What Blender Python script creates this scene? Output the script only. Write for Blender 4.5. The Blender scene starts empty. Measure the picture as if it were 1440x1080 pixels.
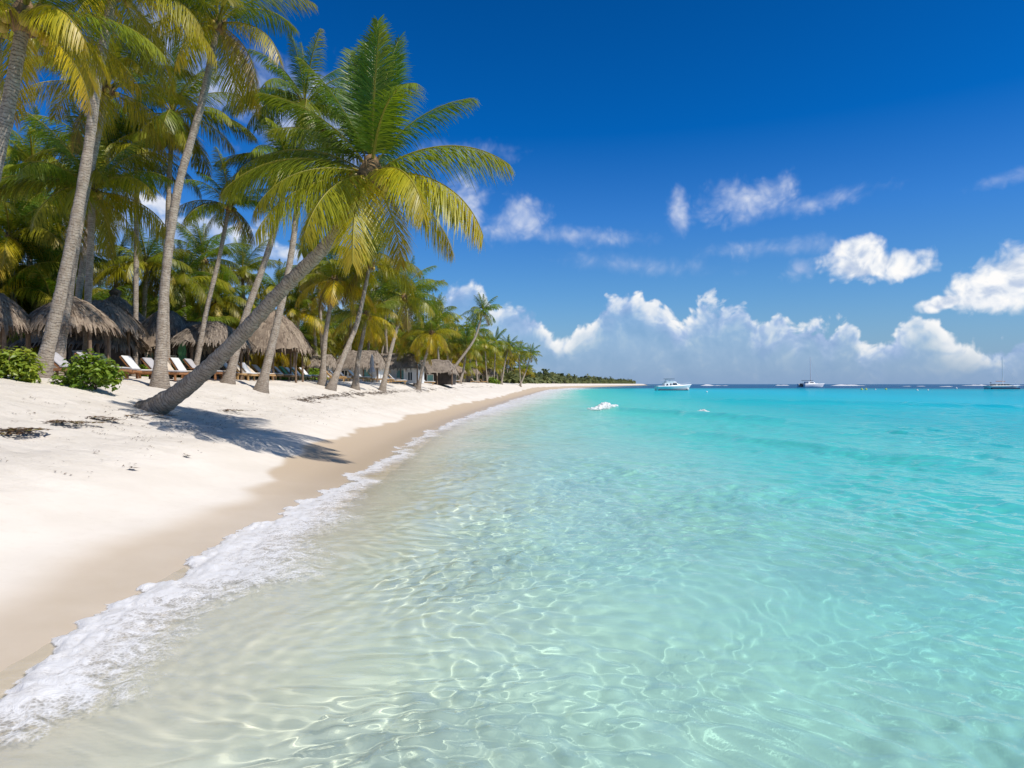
import bpy, math, random
import numpy as np
from mathutils import Vector, Matrix
R = math.radians
sc = bpy.context.scene
COL = sc.collection
random.seed(7)
RNG = np.random.default_rng(11)

# ------------------------------------------------------------------ camera
FPX = 960.0          # focal length in pixels of the 1440 wide photograph
CAMH = 2.2           # eye height above the water
cam_d = bpy.data.cameras.new('camera'); cam_d.lens = 24; cam_d.sensor_width = 36
cam_d.clip_start = 0.05; cam_d.clip_end = 20000
cam = bpy.data.objects.new('camera', cam_d); COL.objects.link(cam)
cam.location = (0, 0, CAMH); cam.rotation_euler = (R(90), 0, 0)
sc.camera = cam

def at(px, py, Y):
    """world point that the photograph shows at pixel (px, py), Y metres out"""
    return Vector(((px-720)/FPX*Y, Y, CAMH-(py-541)/FPX*Y))
def xat(px, Y): return (px-720)/FPX*Y
def zat(py, Y): return CAMH-(py-541)/FPX*Y

# ------------------------------------------------------------------ numpy noise
_perm = np.random.default_rng(3).permutation(4096)
_grad = np.random.default_rng(4).uniform(-1, 1, 4096)
def vnoise(x, y, seed=0):
    x = np.asarray(x, float); y = np.asarray(y, float)
    xi = np.floor(x).astype(np.int64); yi = np.floor(y).astype(np.int64)
    fx = x-xi; fy = y-yi
    fx = fx*fx*fx*(fx*(fx*6-15)+10); fy = fy*fy*fy*(fy*(fy*6-15)+10)
    def h(a, b): return _grad[_perm[(_perm[(a+seed*57) & 4095]+b) & 4095]]
    return (h(xi, yi)*(1-fx)+h(xi+1, yi)*fx)*(1-fy)+(h(xi, yi+1)*(1-fx)+h(xi+1, yi+1)*fx)*fy
def fbm(x, y, o=4, seed=0, g=.5):
    s = 0; a = 1
    for i in range(o):
        s = s+a*vnoise(x, y, seed+i); x = np.asarray(x)*2.03+11.3; y = np.asarray(y)*2.03+7.1; a *= g
    return s
def sstep(a, b, x):
    t = np.clip((np.asarray(x, float)-a)/(b-a), 0, 1); return t*t*(3-2*t)

# ------------------------------------------------------------------ terrain
SH_Y = [-60, 0, 5, 8, 12, 18, 30, 43, 88, 150, 234, 400, 700, 1250, 4000]
SH_X = [-4.2, -3.75, -3.73, -3.85, -3.55, -3.55, -3.75, -3.1, 0, 5, 12, 40, 110, 250, 1000]
_fy = np.linspace(-60, 1400, 2921); _fx = np.interp(_fy, SH_Y, SH_X)
_k = np.exp(-np.linspace(-2, 2, 17)**2); _k /= _k.sum()
_fx = np.convolve(np.pad(_fx, 8, mode='edge'), _k, 'valid')
def shore(Y): return np.interp(Y, _fy, _fx)
PR_L = [-4000, -300, -120, -60, -30, -15, -8, -5, -3, -1.5, 0, 1, 2, 4, 7, 9, 11, 14, 30, 100, 600]
PR_Z = [-12, -9, -5, -3.4, -2.2, -1.5, -1.05, -.78, -.5, -.22, 0, .1, .23, .78, 1.47, 2.08, 2.40, 2.5, 2.62, 2.9, 3.5]
_pl = np.concatenate([np.linspace(-60, 40, 2001)]); _pz = np.interp(_pl, PR_L, PR_Z)
_k2 = np.exp(-np.linspace(-2, 2, 25)**2); _k2 /= _k2.sum()
_pz = np.convolve(np.pad(_pz, 12, mode='edge'), _k2, 'valid')
def prof(l):
    l = np.asarray(l, float)
    return np.where(np.abs(l-(-10)) < 49, np.interp(l, _pl, _pz), np.interp(l, PR_L, PR_Z))
def ground(X, Y):
    X = np.asarray(X, float); Y = np.asarray(Y, float)
    l = shore(Y)-X
    z = prof(l)
    dry = sstep(2.2, 4.5, l)
    z = z+dry*(.05*fbm(X*.45, Y*.45, 3, 1)+.022*fbm(X*2.1, Y*2.1, 3, 9))
    z = z+sstep(.0, -4, l)*(.05*fbm(X*.3, Y*.3, 2, 5))
    return z
def gz(x, y): return float(ground(np.array([x]), np.array([y]))[0])

# ------------------------------------------------------------------ mesh helpers
def mesh_from(name, verts, faces, smooth=True):
    me = bpy.data.meshes.new(name)
    verts = np.asarray(verts, np.float32)
    if isinstance(faces, np.ndarray):
        n = faces.shape[1]; m = len(faces)
        me.vertices.add(len(verts)); me.vertices.foreach_set('co', verts.ravel())
        me.loops.add(m*n); me.loops.foreach_set('vertex_index', faces.astype(np.int32).ravel())
        me.polygons.add(m)
        me.polygons.foreach_set('loop_start', np.arange(0, m*n, n, dtype=np.int32))
        me.polygons.foreach_set('loop_total', np.full(m, n, np.int32))
        me.update(calc_edges=True); me.validate()
    else:
        me.from_pydata([tuple(map(float, v)) for v in verts], [], [tuple(f) for f in faces]); me.update()
    me.polygons.foreach_set('use_smooth', np.full(len(me.polygons), smooth, bool))
    return me
def fattr(me, name, data):
    a = me.attributes.new(name, 'FLOAT', 'POINT'); a.data.foreach_set('value', np.asarray(data, np.float32).ravel())
def link(name, me, mat=None, parent=None):
    o = bpy.data.objects.new(name, me); COL.objects.link(o)
    if mat is not None and me is not None and not me.materials: me.materials.append(mat)
    if parent is not None: o.parent = parent
    return o
def tag(o, label=None, cat=None, group=None, kind=None):
    if label: o['label'] = label
    if cat: o['category'] = cat
    if group: o['group'] = group
    if kind: o['kind'] = kind
    return o
def empty(name, loc, rz=0):
    o = bpy.data.objects.new(name, None); COL.objects.link(o); o.location = loc; o.rotation_euler = (0, 0, rz)
    o.empty_display_size = .2
    return o
def grid_faces(nr, nc):
    i = np.arange((nr-1)*(nc-1)); r = i//(nc-1); c = i % (nc-1); a = r*nc+c
    return np.stack([a, a+1, a+nc+1, a+nc], 1)

class MB:
    """collects boxes, tubes and lathes and links them as ONE mesh object"""
    def __init__(s): s.v = []; s.f = []
    def add(s, vs, fs):
        o = len(s.v); s.v += [tuple(v) for v in vs]; s.f += [tuple(i+o for i in f) for f in fs]; return s
    def box(s, c, d, M=None, taper=1.0):
        hx, hy, hz = d[0]/2, d[1]/2, d[2]/2; vs = []
        for z, k in ((-hz, 1), (hz, taper)):
            for x, y in ((-hx, -hy), (hx, -hy), (hx, hy), (-hx, hy)): vs.append(Vector((x*k, y*k, z)))
        if M is not None: vs = [M @ v for v in vs]
        vs = [v+Vector(c) for v in vs]
        return s.add(vs, [(3, 2, 1, 0), (4, 5, 6, 7), (0, 1, 5, 4), (1, 2, 6, 5), (2, 3, 7, 6), (3, 0, 4, 7)])
    def tube(s, pts, rad, n=10, cap=True):
        pts = [Vector(p) for p in pts]; m = len(pts)
        if not hasattr(rad, '__len__'): rad = [rad]*m
        vs = []; prev = None
        for i, p in enumerate(pts):
            t = (pts[min(i+1, m-1)]-pts[max(i-1, 0)]).normalized()
            a = t.cross(Vector((0, 1, 0.013))) if prev is None else prev-t*prev.dot(t)
            if a.length < 1e-5: a = t.cross(Vector((1, 0, 0)))
            a.normalize(); prev = a; b = t.cross(a)
            for k in range(n):
                an = 2*math.pi*k/n; vs.append(p+(a*math.cos(an)+b*math.sin(an))*rad[i])
        fs = [(i*n+k, i*n+(k+1) % n, (i+1)*n+(k+1) % n, (i+1)*n+k) for i in range(m-1) for k in range(n)]
        if cap: fs += [tuple(range(n))[::-1], tuple((m-1)*n+k for k in range(n))]
        return s.add(vs, fs)
    def ball(s, c, r, n=8, sq=(1, 1, 1)):
        vs = [(c[0], c[1], c[2]-r*sq[2])]; h = max(3, n//2)
        for i in range(1, h):
            a = math.pi*i/h
            for k in range(n):
                b = 2*math.pi*k/n
                vs.append((c[0]+r*sq[0]*math.sin(a)*math.cos(b), c[1]+r*sq[1]*math.sin(a)*math.sin(b), c[2]-r*sq[2]*math.cos(a)))
        vs.append((c[0], c[1], c[2]+r*sq[2])); L = len(vs)-1
        fs = [(0, 1+(k+1) % n, 1+k) for k in range(n)]
        for i in range(h-2):
            for k in range(n): fs.append((1+i*n+k, 1+i*n+(k+1) % n, 1+(i+1)*n+(k+1) % n, 1+(i+1)*n+k))
        fs += [(1+(h-2)*n+k, 1+(h-2)*n+(k+1) % n, L) for k in range(n)]
        return s.add(vs, fs)
    def mesh(s, name, smooth=False, bevel=0): return mesh_from(name, s.v, s.f, smooth)
    def build(s, name, mat, parent=None, smooth=False):
        return link(name, s.mesh(name, smooth), mat, parent)

# ------------------------------------------------------------------ material helpers
def new_mat(name):
    m = bpy.data.materials.new(name); m.use_nodes = True; nt = m.node_tree
    for n in list(nt.nodes): nt.nodes.remove(n)
    return m, nt
class NT:
    def __init__(s, nt): s.nt = nt
    def n(s, typ, **kw):
        nd = s.nt.nodes.new(typ)
        ins = kw.pop('ins', {})
        for k, v in kw.items(): setattr(nd, k, v)
        for k, v in ins.items(): s.put(nd.inputs[k], v)
        return nd
    def put(s, sock, v):
        if isinstance(v, bpy.types.NodeSocket): s.nt.links.new(v, sock)
        elif isinstance(v, bpy.types.Node): s.nt.links.new(v.outputs[0], sock)
        else:
            if hasattr(sock.default_value, '__len__') and hasattr(v, '__len__') and len(v) == 3 and len(sock.default_value) == 4: v = (*v, 1)
            sock.default_value = v
    def math(s, op, a, b=None, c=None, clamp=False):
        nd = s.nt.nodes.new('ShaderNodeMath'); nd.operation = op; nd.use_clamp = clamp
        for i, v in enumerate((a, b, c)):
            if v is not None: s.put(nd.inputs[i], v)
        return nd.outputs[0]
    def sst(s, x, a, b, lo=0., hi=1., kind='SMOOTHSTEP'):
        nd = s.nt.nodes.new('ShaderNodeMapRange'); nd.interpolation_type = kind; nd.clamp = True if kind == 'LINEAR' else nd.clamp
        for i, v in enumerate((x, a, b, lo, hi)): s.put(nd.inputs[i], v)
        return nd.outputs[0]
    def mix(s, f, a, b, blend='MIX'):
        nd = s.nt.nodes.new('ShaderNodeMix'); nd.data_type = 'RGBA'; nd.blend_type = blend; nd.clamp_factor = True
        s.put(nd.inputs[0], f); s.put(nd.inputs[6], a); s.put(nd.inputs[7], b); return nd.outputs[2]
    def ramp(s, x, stops, interp='LINEAR'):
        nd = s.nt.nodes.new('ShaderNodeValToRGB'); cr = nd.color_ramp; cr.interpolation = interp
        while len(cr.elements) < len(stops): cr.elements.new(.5)
        for e, (p, c) in zip(cr.elements, stops): e.position = p; e.color = (*c, 1) if len(c) == 3 else c
        s.put(nd.inputs[0], x); return nd.outputs[0]
    def noise(s, vec, scale, detail=4, rough=.5, dist=0., dim='3D', w=None, out=0):
        nd = s.nt.nodes.new('ShaderNodeTexNoise'); nd.noise_dimensions = dim
        if vec is not None: s.put(nd.inputs['Vector'], vec)
        nd.inputs['Scale'].default_value = scale; nd.inputs['Detail'].default_value = detail
        nd.inputs['Roughness'].default_value = rough; nd.inputs['Distortion'].default_value = dist
        return nd.outputs[out]
    def attr(s, name, out='Fac'):
        nd = s.nt.nodes.new('ShaderNodeAttribute'); nd.attribute_name = name; return nd.outputs[out]
    def obj(s): return s.nt.nodes.new('ShaderNodeTexCoord').outputs['Object']
    def pos(s): return s.nt.nodes.new('ShaderNodeNewGeometry').outputs['Position']
    def scale(s, vec, v):
        nd = s.nt.nodes.new('ShaderNodeVectorMath'); nd.operation = 'MULTIPLY'; s.put(nd.inputs[0], vec); nd.inputs[1].default_value = v; return nd.outputs[0]
    def bump(s, h, strength=.5, dist=.02, normal=None):
        nd = s.nt.nodes.new('ShaderNodeBump'); nd.inputs['Strength'].default_value = strength; nd.inputs['Distance'].default_value = dist
        s.put(nd.inputs['Height'], h)
        if normal is not None: s.put(nd.inputs['Normal'], normal)
        return nd.outputs[0]
    def out(s, shader):
        o = s.nt.nodes.new('ShaderNodeOutputMaterial'); s.nt.links.new(shader if isinstance(shader, bpy.types.NodeSocket) else shader.outputs[0], o.inputs['Surface']); return o
def simple(name, col, rough=.6, var=.25, scale=8., bump=.0, spec=.5, metal=0.):
    """principled paint / wood / cloth with a little uneven tone"""
    m, nt = new_mat(name); t = NT(nt); o = t.obj()
    n = t.noise(o, scale, 5, .6)
    dark = tuple(c*(1-var) for c in col); light = tuple(min(1, c*(1+var*.6)) for c in col)
    c = t.mix(t.sst(n, .3, .7), dark, light)
    b = t.n('ShaderNodeBsdfPrincipled', ins={'Base Color': c, 'Roughness': rough, 'Metallic': metal, 'Specular IOR Level': spec})
    if bump: t.put(b.inputs['Normal'], t.bump(t.noise(o, scale*6, 4, .6), bump, .02))
    t.out(b); return m

# ------------------------------------------------------------------ light
SUN_EL, SUN_AZ = 53.0, 117.0     # az measured from +Y towards +X
sd = bpy.data.lights.new('sun', 'SUN'); sd.energy = 5.0; sd.angle = R(.53); sd.color = (1, .95, .88)
sun = bpy.data.objects.new('sun', sd); COL.objects.link(sun)
sv = Vector((math.sin(R(SUN_AZ))*math.cos(R(SUN_EL)), math.cos(R(SUN_AZ))*math.cos(R(SUN_EL)), math.sin(R(SUN_EL))))
sun.rotation_euler = sv.to_track_quat('Z', 'Y').to_euler(); sun.location = (-20, 30, 60)
try: sd.cycles.is_caustics_light = True
except Exception as e: print('caustics light', e)

sc.view_settings.view_transform = 'Standard'; sc.view_settings.look = 'None'
sc.view_settings.exposure = 0; sc.view_settings.gamma = 1; sc.view_settings.use_curve_mapping = False
cy = sc.cycles
cy.use_denoising = True; cy.max_bounces = 10; cy.diffuse_bounces = 3; cy.glossy_bounces = 3
cy.transmission_bounces = 6; cy.transparent_max_bounces = 12; cy.sample_clamp_indirect = 4
cy.caustics_refractive = True; cy.caustics_reflective = False; cy.blur_glossy = .5
SKY_K = .1
SKY_TINT = [(0, (.62, .82, 1.0)), (.185, (.38, .76, 1.15)), (.30, (.21, .68, 1.25)), (.445, (.010, .51, 1.14)), (.72, (.005, .42, .93)), (.95, (.5, .7, 1.0)), (1, (.8, .9, 1.0))]
WAVE_K = 1.06
# ------------------------------------------------------------------ world: blue sky with cumulus
world = bpy.data.worlds.new('World'); sc.world = world; world.use_nodes = True
wt = world.node_tree
for n in list(wt.nodes): wt.nodes.remove(n)
W = NT(wt)
sky = W.n('ShaderNodeTexSky'); sky.sky_type = 'NISHITA'; sky.sun_disc = False
sky.sun_elevation = R(SUN_EL); sky.sun_rotation = R(SUN_AZ); sky.air_density = 1.0; sky.dust_density = .3; sky.ozone_density = 3.0
gen = W.n('ShaderNodeTexCoord').outputs['Generated']
sep = W.n('ShaderNodeSeparateXYZ', ins={0: gen})
AZ = W.math('ARCTAN2', sep.outputs[0], sep.outputs[1]); EL = W.math('ARCSINE', sep.outputs[2])
def ang(px, py):
    a = math.atan((px-720)/FPX); return a, math.atan((541-py)/FPX*math.cos(a))
uv = W.n('ShaderNodeCombineXYZ', ins={0: AZ, 1: EL, 2: 0.37})
# tint towards a deep polarised blue higher up
elv = W.math('MULTIPLY', EL, 180/math.pi/90)
tint = W.ramp(W.math('MULTIPLY', elv, 2.0), SKY_TINT)
skyc = W.mix(1.0, sky.outputs[0], tint, 'MULTIPLY')
warp = W.noise(uv, 14, 2, .5, dim='2D', out=1)
wv = W.n('ShaderNodeVectorMath', operation='MULTIPLY_ADD'); W.put(wv.inputs[0], warp); wv.inputs[1].default_value = (.03, .03, 0); W.put(wv.inputs[2], uv)
def field(off):
    v = W.n('ShaderNodeVectorMath', operation='ADD'); W.put(v.inputs[0], wv); v.inputs[1].default_value = off
    n1 = W.noise(v.outputs[0], 22, 6, .56, dim='2D')
    vo = W.n('ShaderNodeTexVoronoi'); vo.feature = 'F1'; vo.voronoi_dimensions = '2D'; W.put(vo.inputs['Vector'], v.outputs[0]); vo.inputs['Scale'].default_value = 34
    vo.inputs['Detail'].default_value = 2; vo.inputs['Roughness'].default_value = .55; vo.normalize = True
    b = W.math('SUBTRACT', .55, vo.outputs['Distance'])
    v2 = W.n('ShaderNodeTexVoronoi'); v2.feature = 'F1'; v2.voronoi_dimensions = '2D'; W.put(v2.inputs['Vector'], v.outputs[0]); v2.inputs['Scale'].default_value = 85
    v2.inputs['Detail'].default_value = 1; v2.inputs['Roughness'].default_value = .5; v2.normalize = True
    b = W.math('MULTIPLY_ADD', W.math('SUBTRACT', .5, v2.outputs['Distance']), .55, b)
    return W.math('MULTIPLY_ADD', W.math('SUBTRACT', n1, .5), 1.3, W.math('MULTIPLY', b, .8))
N0 = field((0, 0, 0)); N1 = field((.012, .020, .0))
relief = W.math('SUBTRACT', N0, N1)
# the long bank of cumulus along the horizon: top elevation as a curve over azimuth
tops = [(-720, 470), (-300, 400), (0, 330), (200, 270), (330, 300), (430, 345), (560, 400), (610, 415), (645, 385), (675, 392), (690, 425), (715, 415), (765, 447), (790, 470), (812, 448), (835, 434), (858, 410), (885, 400), (915, 412), (940, 430), (955, 440),
        (972, 428), (1000, 418), (1040, 420), (1062, 440), (1080, 450), (1100, 440), (1120, 456), (1142, 440), (1165, 455), (1188, 440), (1205, 462), (1230, 478), (1250, 462), (1268, 446), (1300, 436), (1325, 450), (1345, 470), (1400, 480), (1440, 470), (1900, 420)]
curve = W.n('ShaderNodeFloatCurve'); cm = curve.mapping; cv = cm.curves[0]
A0, A1 = -1.1, 1.1
pts = []
for px, py in tops:
    a, e = ang(px, py) if px > -700 else (-1.0, .08)
    pts.append(((a-A0)/(A1-A0), e/.4))
cv.points[0].location = (0, .2); cv.points[-1].location = (1, .2)
for x, y in pts: cv.points.new(x, y)
cm.update()
W.put(curve.inputs['Value'], W.sst(AZ, A0, A1, 0., 1., 'LINEAR')); curve.inputs['Factor'].default_value = 1
TOP = W.math('MULTIPLY', curve.outputs[0], .4)
dep = W.math('SUBTRACT', TOP, EL)                       # how far below the bank's top
NL = W.math('SUBTRACT', W.noise(wv, 9, 3, .55, dim='2D'), .5)
NM = W.math('SUBTRACT', W.noise(wv, 26, 2, .5, dim='2D'), .5)
dB = W.math('MULTIPLY_ADD', N0, .038, W.math('MULTIPLY_ADD', NM, .032, W.math('SUBTRACT', dep, .015)))
edge = W.sst(AZ, -.02, .06, .024, .014)                    # soft cloud at left, crisp at right
aB = W.sst(dB, 0., edge)
fade = W.sst(EL, .012, .075, .0, 1.)                        # sinks into the horizon haze
lowmix = W.math('MULTIPLY', W.sst(W.math('MULTIPLY_ADD', NM, .07, dep), .0, .06, .95, .34), W.sst(EL, .0, .05, .35, 1.))
aB = W.math('MULTIPLY', aB, lowmix)
# bright rims, blue-grey bases
sh = W.math('MULTIPLY_ADD', W.math('MULTIPLY', relief, W.sst(dep, .0, .09, 1.1, .45)), 1.0, W.sst(W.math('MULTIPLY_ADD', NL, -.16, dep), -.025, .062, .93, .30))
colB = W.ramp(W.math('MULTIPLY', sh, 1.0, clamp=True), [(0, (.29, .42, .69)), (.38, (.44, .56, .81)), (.62, (.68, .76, .89)), (.85, (.92, .93, .95)), (1, (1.0, .99, .98))])
# single clouds: an ellipse each, broken up by the same field
def blob(px, py, rx, ry, rot=0., amp=.9, k=1.0):
    a, e = ang(px, py)
    da = W.math('SUBTRACT', AZ, a); de = W.math('SUBTRACT', EL, e)
    c, s_ = math.cos(R(rot)), math.sin(R(rot))
    q1 = W.math('MULTIPLY', W.math('MULTIPLY_ADD', da, c, W.math('MULTIPLY', de, s_)), FPX/rx)
    q2 = W.math('MULTIPLY', W.math('MULTIPLY_ADD', da, -s_, W.math('MULTIPLY', de, c)), FPX/ry)
    r = W.math('SQRT', W.math('ADD', W.math('MULTIPLY', q1, q1), W.math('MULTIPLY', q2, q2)))
    return W.math('MULTIPLY', W.math('MULTIPLY_ADD', N0, amp, W.math('SUBTRACT', 1.0, r)), k), q2
def group(items, soft):
    m = None; qq = None
    for it in items:
        d, q = blob(*it)
        m = d if m is None else W.math('MAXIMUM', m, d)
    return W.sst(m, .0, soft), m
aC, mC = group([(1228, 374, 60, 20, 0, .8), (1212, 355, 30, 19, 0, .7), (1400, 410, 52, 25, 5, .7), (1438, 388, 44, 34, 0, .7), (1320, 428, 26, 9, 10, .9)], .62)
shC = W.math('MULTIPLY_ADD', relief, 1.2, W.sst(mC, 0., 1.0, .98, .62))
colC = W.ramp(shC, [(0, (.38, .50, .74)), (.45, (.60, .68, .82)), (.75, (.86, .89, .94)), (1, (1., .99, .98))])
aD, mD = group([(1045, 283, 68, 26, 8, 1.0), (1140, 288, 80, 12, 8, 1.2, .6), (955, 298, 16, 32, 0, .9), (652, 285, 34, 36, 0, 1.1), (730, 312, 44, 28, 20, 1.1), (810, 332, 100, 13, -4, 1.2, .55),
                (660, 213, 60, 14, 0, 1.2, .6), (1430, 248, 50, 8, 8, 1.2, .55), (1090, 350, 80, 12, 0, 1.2, .5), (1125, 380, 22, 14, 0, 1.), (900, 375, 100, 14, -6, 1.2, .45), (440, 170, 90, 60, 0, 1.), (240, 60, 60, 30, 0, 1.),
                (330, 120, 70, 40, 0, 1.)], 1.5)
aD = W.math('MULTIPLY', aD, .78)
colD = W.ramp(W.math('MULTIPLY_ADD', relief, .8, .55), [(0, (.36, .48, .76)), (.5, (.52, .61, .83)), (1, (.82, .85, .93))])
hz = W.sst(EL, -.02, .16, 1., 0.)
hzc = W.mix(W.math('MULTIPLY', W.math('POWER', hz, 1.6), .8), W.scale(skyc, (SKY_K, SKY_K, SKY_K)), (.205, .34, .60))
c1 = W.mix(aD, hzc, colD)
c2 = W.mix(aB, c1, colB)
c3 = W.mix(aC, c2, colC)
bg = W.n('ShaderNodeBackground', ins={'Color': W.scale(c3, (1/SKY_K,)*3), 'Strength': SKY_K})
wo = W.n('ShaderNodeOutputWorld'); wt.links.new(bg.outputs[0], wo.inputs[0])
world.cycles.sampling_method = 'MANUAL'; world.cycles.sample_map_resolution = 512
# ------------------------------------------------------------------ setting: sand, sea
def spaced(a, b, d0, k, cap=1e9):
    out = [a]
    while out[-1] < b: out.append(out[-1]+min(cap, d0+k*abs(out[-1])))
    return np.array(out)
# sand and sea bed: one sheet, finest round the camera and the waterline
ys = np.concatenate([spaced(.5, 1240, .06, .012), ])
ys = np.concatenate([-spaced(.6, 60, .3, .1)[::-1], ys])
ls = np.concatenate([-spaced(9, 2500, .3, .09)[::-1], np.arange(-8.9, 14, .1), spaced(14, 700, .2, .08)])
YY, LL = np.meshgrid(ys, ls, indexing='ij')
XX = shore(YY)-LL; ZZ = ground(XX, YY)
me = mesh_from('sand', np.stack([XX, YY, ZZ], -1).reshape(-1, 3), grid_faces(len(ys), len(ls))[:, ::-1])
fattr(me, 'inland', LL)
LOPE = fbm(ys*.35, ys*0, 3, 21)*.55+.25*fbm(ys*1.3, ys*0+3, 2, 31)
wl = np.interp(ys, [0, 6, 10, 13, 14.5, 16, 20, 28, 40, 56, 100, 250], [1.0, 1.15, 1.35, 1.35, 1.25, 2.15, 2.3, 2.4, 2.5, 2.6, 2.6, 5])+LOPE*.45
wsoft = np.interp(ys, [0, 10, 13, 15, 40], [.75, .55, .35, .16, .2])[:, None]
wet = np.clip(.5-(LL-wl[:, None])/(2*wsoft), 0, 1)
fattr(me, 'wet', wet)
sand_m, nt = new_mat('sand'); t = NT(nt); p = t.pos()
wt_ = t.attr('wet'); inl = t.attr('inland')
n1 = t.noise(p, .6, 5, .6); n2 = t.noise(p, 7, 6, .65); n3 = t.noise(p, 90, 3, .7)
dryc = t.mix(t.sst(n1, .3, .7), (.635, .575, .495), (.70, .64, .56))
dryc = t.mix(t.math('MULTIPLY', t.sst(n2, .5, .75), .3), dryc, (.58, .51, .42))
wetc = t.mix(t.sst(n1, .3, .7), (.52, .43, .325), (.585, .495, .39))
bedc = t.mix(t.sst(n1, .3, .7), (.80, .74, .61), (.87, .82, .70))
wn = t.math('MULTIPLY_ADD', t.math('SUBTRACT', n1, .5), .25, wt_)
wf = t.sst(wn, .12, .88)
spz = t.n('ShaderNodeSeparateXYZ', ins={0: p}); wetc = t.mix(t.sst(spz.outputs[1], 10, 17), wetc, (.46, .36, .25))
c = t.mix(wf, dryc, wetc); c = t.mix(t.sst(inl, -.1, -1.2), c, bedc)
# specks of drift in the dry sand
vor = t.n('ShaderNodeTexVoronoi', ins={'Vector': p, 'Scale': 7.5}); spk = t.math('MULTIPLY', t.sst(vor.outputs['Distance'], .13, .06), t.sst(t.noise(p, .9, 3, .6), .50, .62))
c = t.mix(t.math('MULTIPLY', spk, t.math('MULTIPLY', t.sst(inl, 3.0, 4.5), .7)), c, (.20, .12, .06))
h = t.math('ADD', t.math('MULTIPLY', n2, .7), t.math('MULTIPLY', n3, .16))
foot = t.n('ShaderNodeTexVoronoi', ins={'Vector': t.scale(p, (1, 1, .2)), 'Scale': 2.6}); foot.feature = 'SMOOTH_F1'
h = t.math('ADD', h, t.math('MULTIPLY', foot.outputs['Distance'], .9))
dryf = t.math('MULTIPLY', t.sst(inl, 2.6, 5.0), t.math('SUBTRACT', 1.0, wf))
hh = t.math('MULTIPLY', h, t.math('MULTIPLY_ADD', dryf, .95, .05))
b = t.n('ShaderNodeBsdfPrincipled', ins={'Base Color': c, 'Roughness': t.math('MULTIPLY_ADD', t.sst(inl, 1.9, .4), t.math('MULTIPLY', wf, -.5), .9), 'Specular IOR Level': t.math('MULTIPLY_ADD', wf, .5, .1), 'Normal': t.bump(hh, .9, .10)})
t.out(b)
sand = tag(link('sand', me, sand_m), kind='structure')
try: sand.cycles.is_caustics_receiver = True
except Exception as e: print(e)

# sea surface: real ripples near the camera, coarser to the horizon
def waves(X, Y, l):
    """height of the sea; l = distance inland of the waterline (negative at sea)"""
    rg = np.random.default_rng(5); z = np.zeros_like(X)
    D = np.hypot(X, Y)
    wx = X+.35*fbm(X*.35, Y*.35, 2, 41)*1.6; wy = Y+.35*fbm(X*.35, Y*.35, 2, 47)*1.6
    amp = (.45+.6*(1+fbm(X*.16, Y*.16, 2, 61)))*(1+.45*fbm(X*.7, Y*.7, 2, 66))*(.07+.93*sstep(-.3, -3.4, l))
    for lam, a, n, spread in ((2.4, .0060, 6, .8), (1.05, .0036, 9, 1.3), (.58, .0025, 13, 2.0), (.36, .0024, 16, 2.7), (.235, .0019, 18, 3.4), (.16, .0010, 14, 4)):
        shal = sstep(-.3, -.5-2.2*lam, l) if lam > .5 else 1.0
        fade = np.clip(1.45-.019*D/lam, 0, 1)
        for i in range(n):
            L = lam*rg.uniform(.75, 1.3); th = math.pi+.25+rg.normal(0, spread*.5); ph = rg.uniform(0, 6.28)
            k = 2*math.pi/L
            z += a*WAVE_K*fade*shal*np.sin(k*(wx*math.cos(th)+wy*math.sin(th))+ph)*(L/lam)
    z = z*amp
    # low swell lines that run in at a slant, the nearest just about to break
    for (x0, y0, x1, y1, hgt, wdt) in ((8.3, 59, 15.5, 40, .30, 1.0), (8.2, 31, 11.8, 17.5, .17, .8), (-.4, 12, 1.1, 6.6, .035, .4), (26, 95, 50, 60, .3, 2.0)):
        d = np.array([x1-x0, y1-y0], float); L = np.hypot(*d); d /= L; nrm = np.array([-d[1], d[0]])
        u = (X-x0)*d[0]+(Y-y0)*d[1]; v = (X-x0)*nrm[0]+(Y-y0)*nrm[1]+.5*fbm(u*.25, u*0, 2, 71)
        e = sstep(-.25, .15, u/L)*sstep(1.25, .8, u/L)
        z += hgt*e*np.where(v < 0, np.exp(-(v/wdt)**2), np.exp(-(v/(wdt*1.9))**2))
    return z
def sea_sheet(ya, yb, d0, k, xk, cap=1e9):
    ys = spaced(ya, yb, d0, k, cap); ys[-1] = yb
    nx = int(820 if ya < 20 else 260)
    u = np.linspace(0, 1, nx)**1.25
    Y = np.repeat(ys[:, None], nx, 1)
    xl = shore(ys)-.9; xr = xk*ys+8
    X = xl[:, None]+(xr-xl)[:, None]*u[None, :]
    return X, Y
V = []; F = []; off = 0; OFFS = []
X1, Y1 = sea_sheet(.6, 70, .013, .0036, 1.15)
X2, Y2 = sea_sheet(70, 1250, .1, .009, 1.6)
zs = []
for X, Y in ((X1, Y1), (X2, Y2)):
    l = shore(Y)-X
    z = waves(X, Y, l)+.012
    V.append(np.stack([X, Y, z], -1).reshape(-1, 3)); F.append(grid_faces(*X.shape)+off); off += X.size; OFFS.append((-l).ravel())
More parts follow.
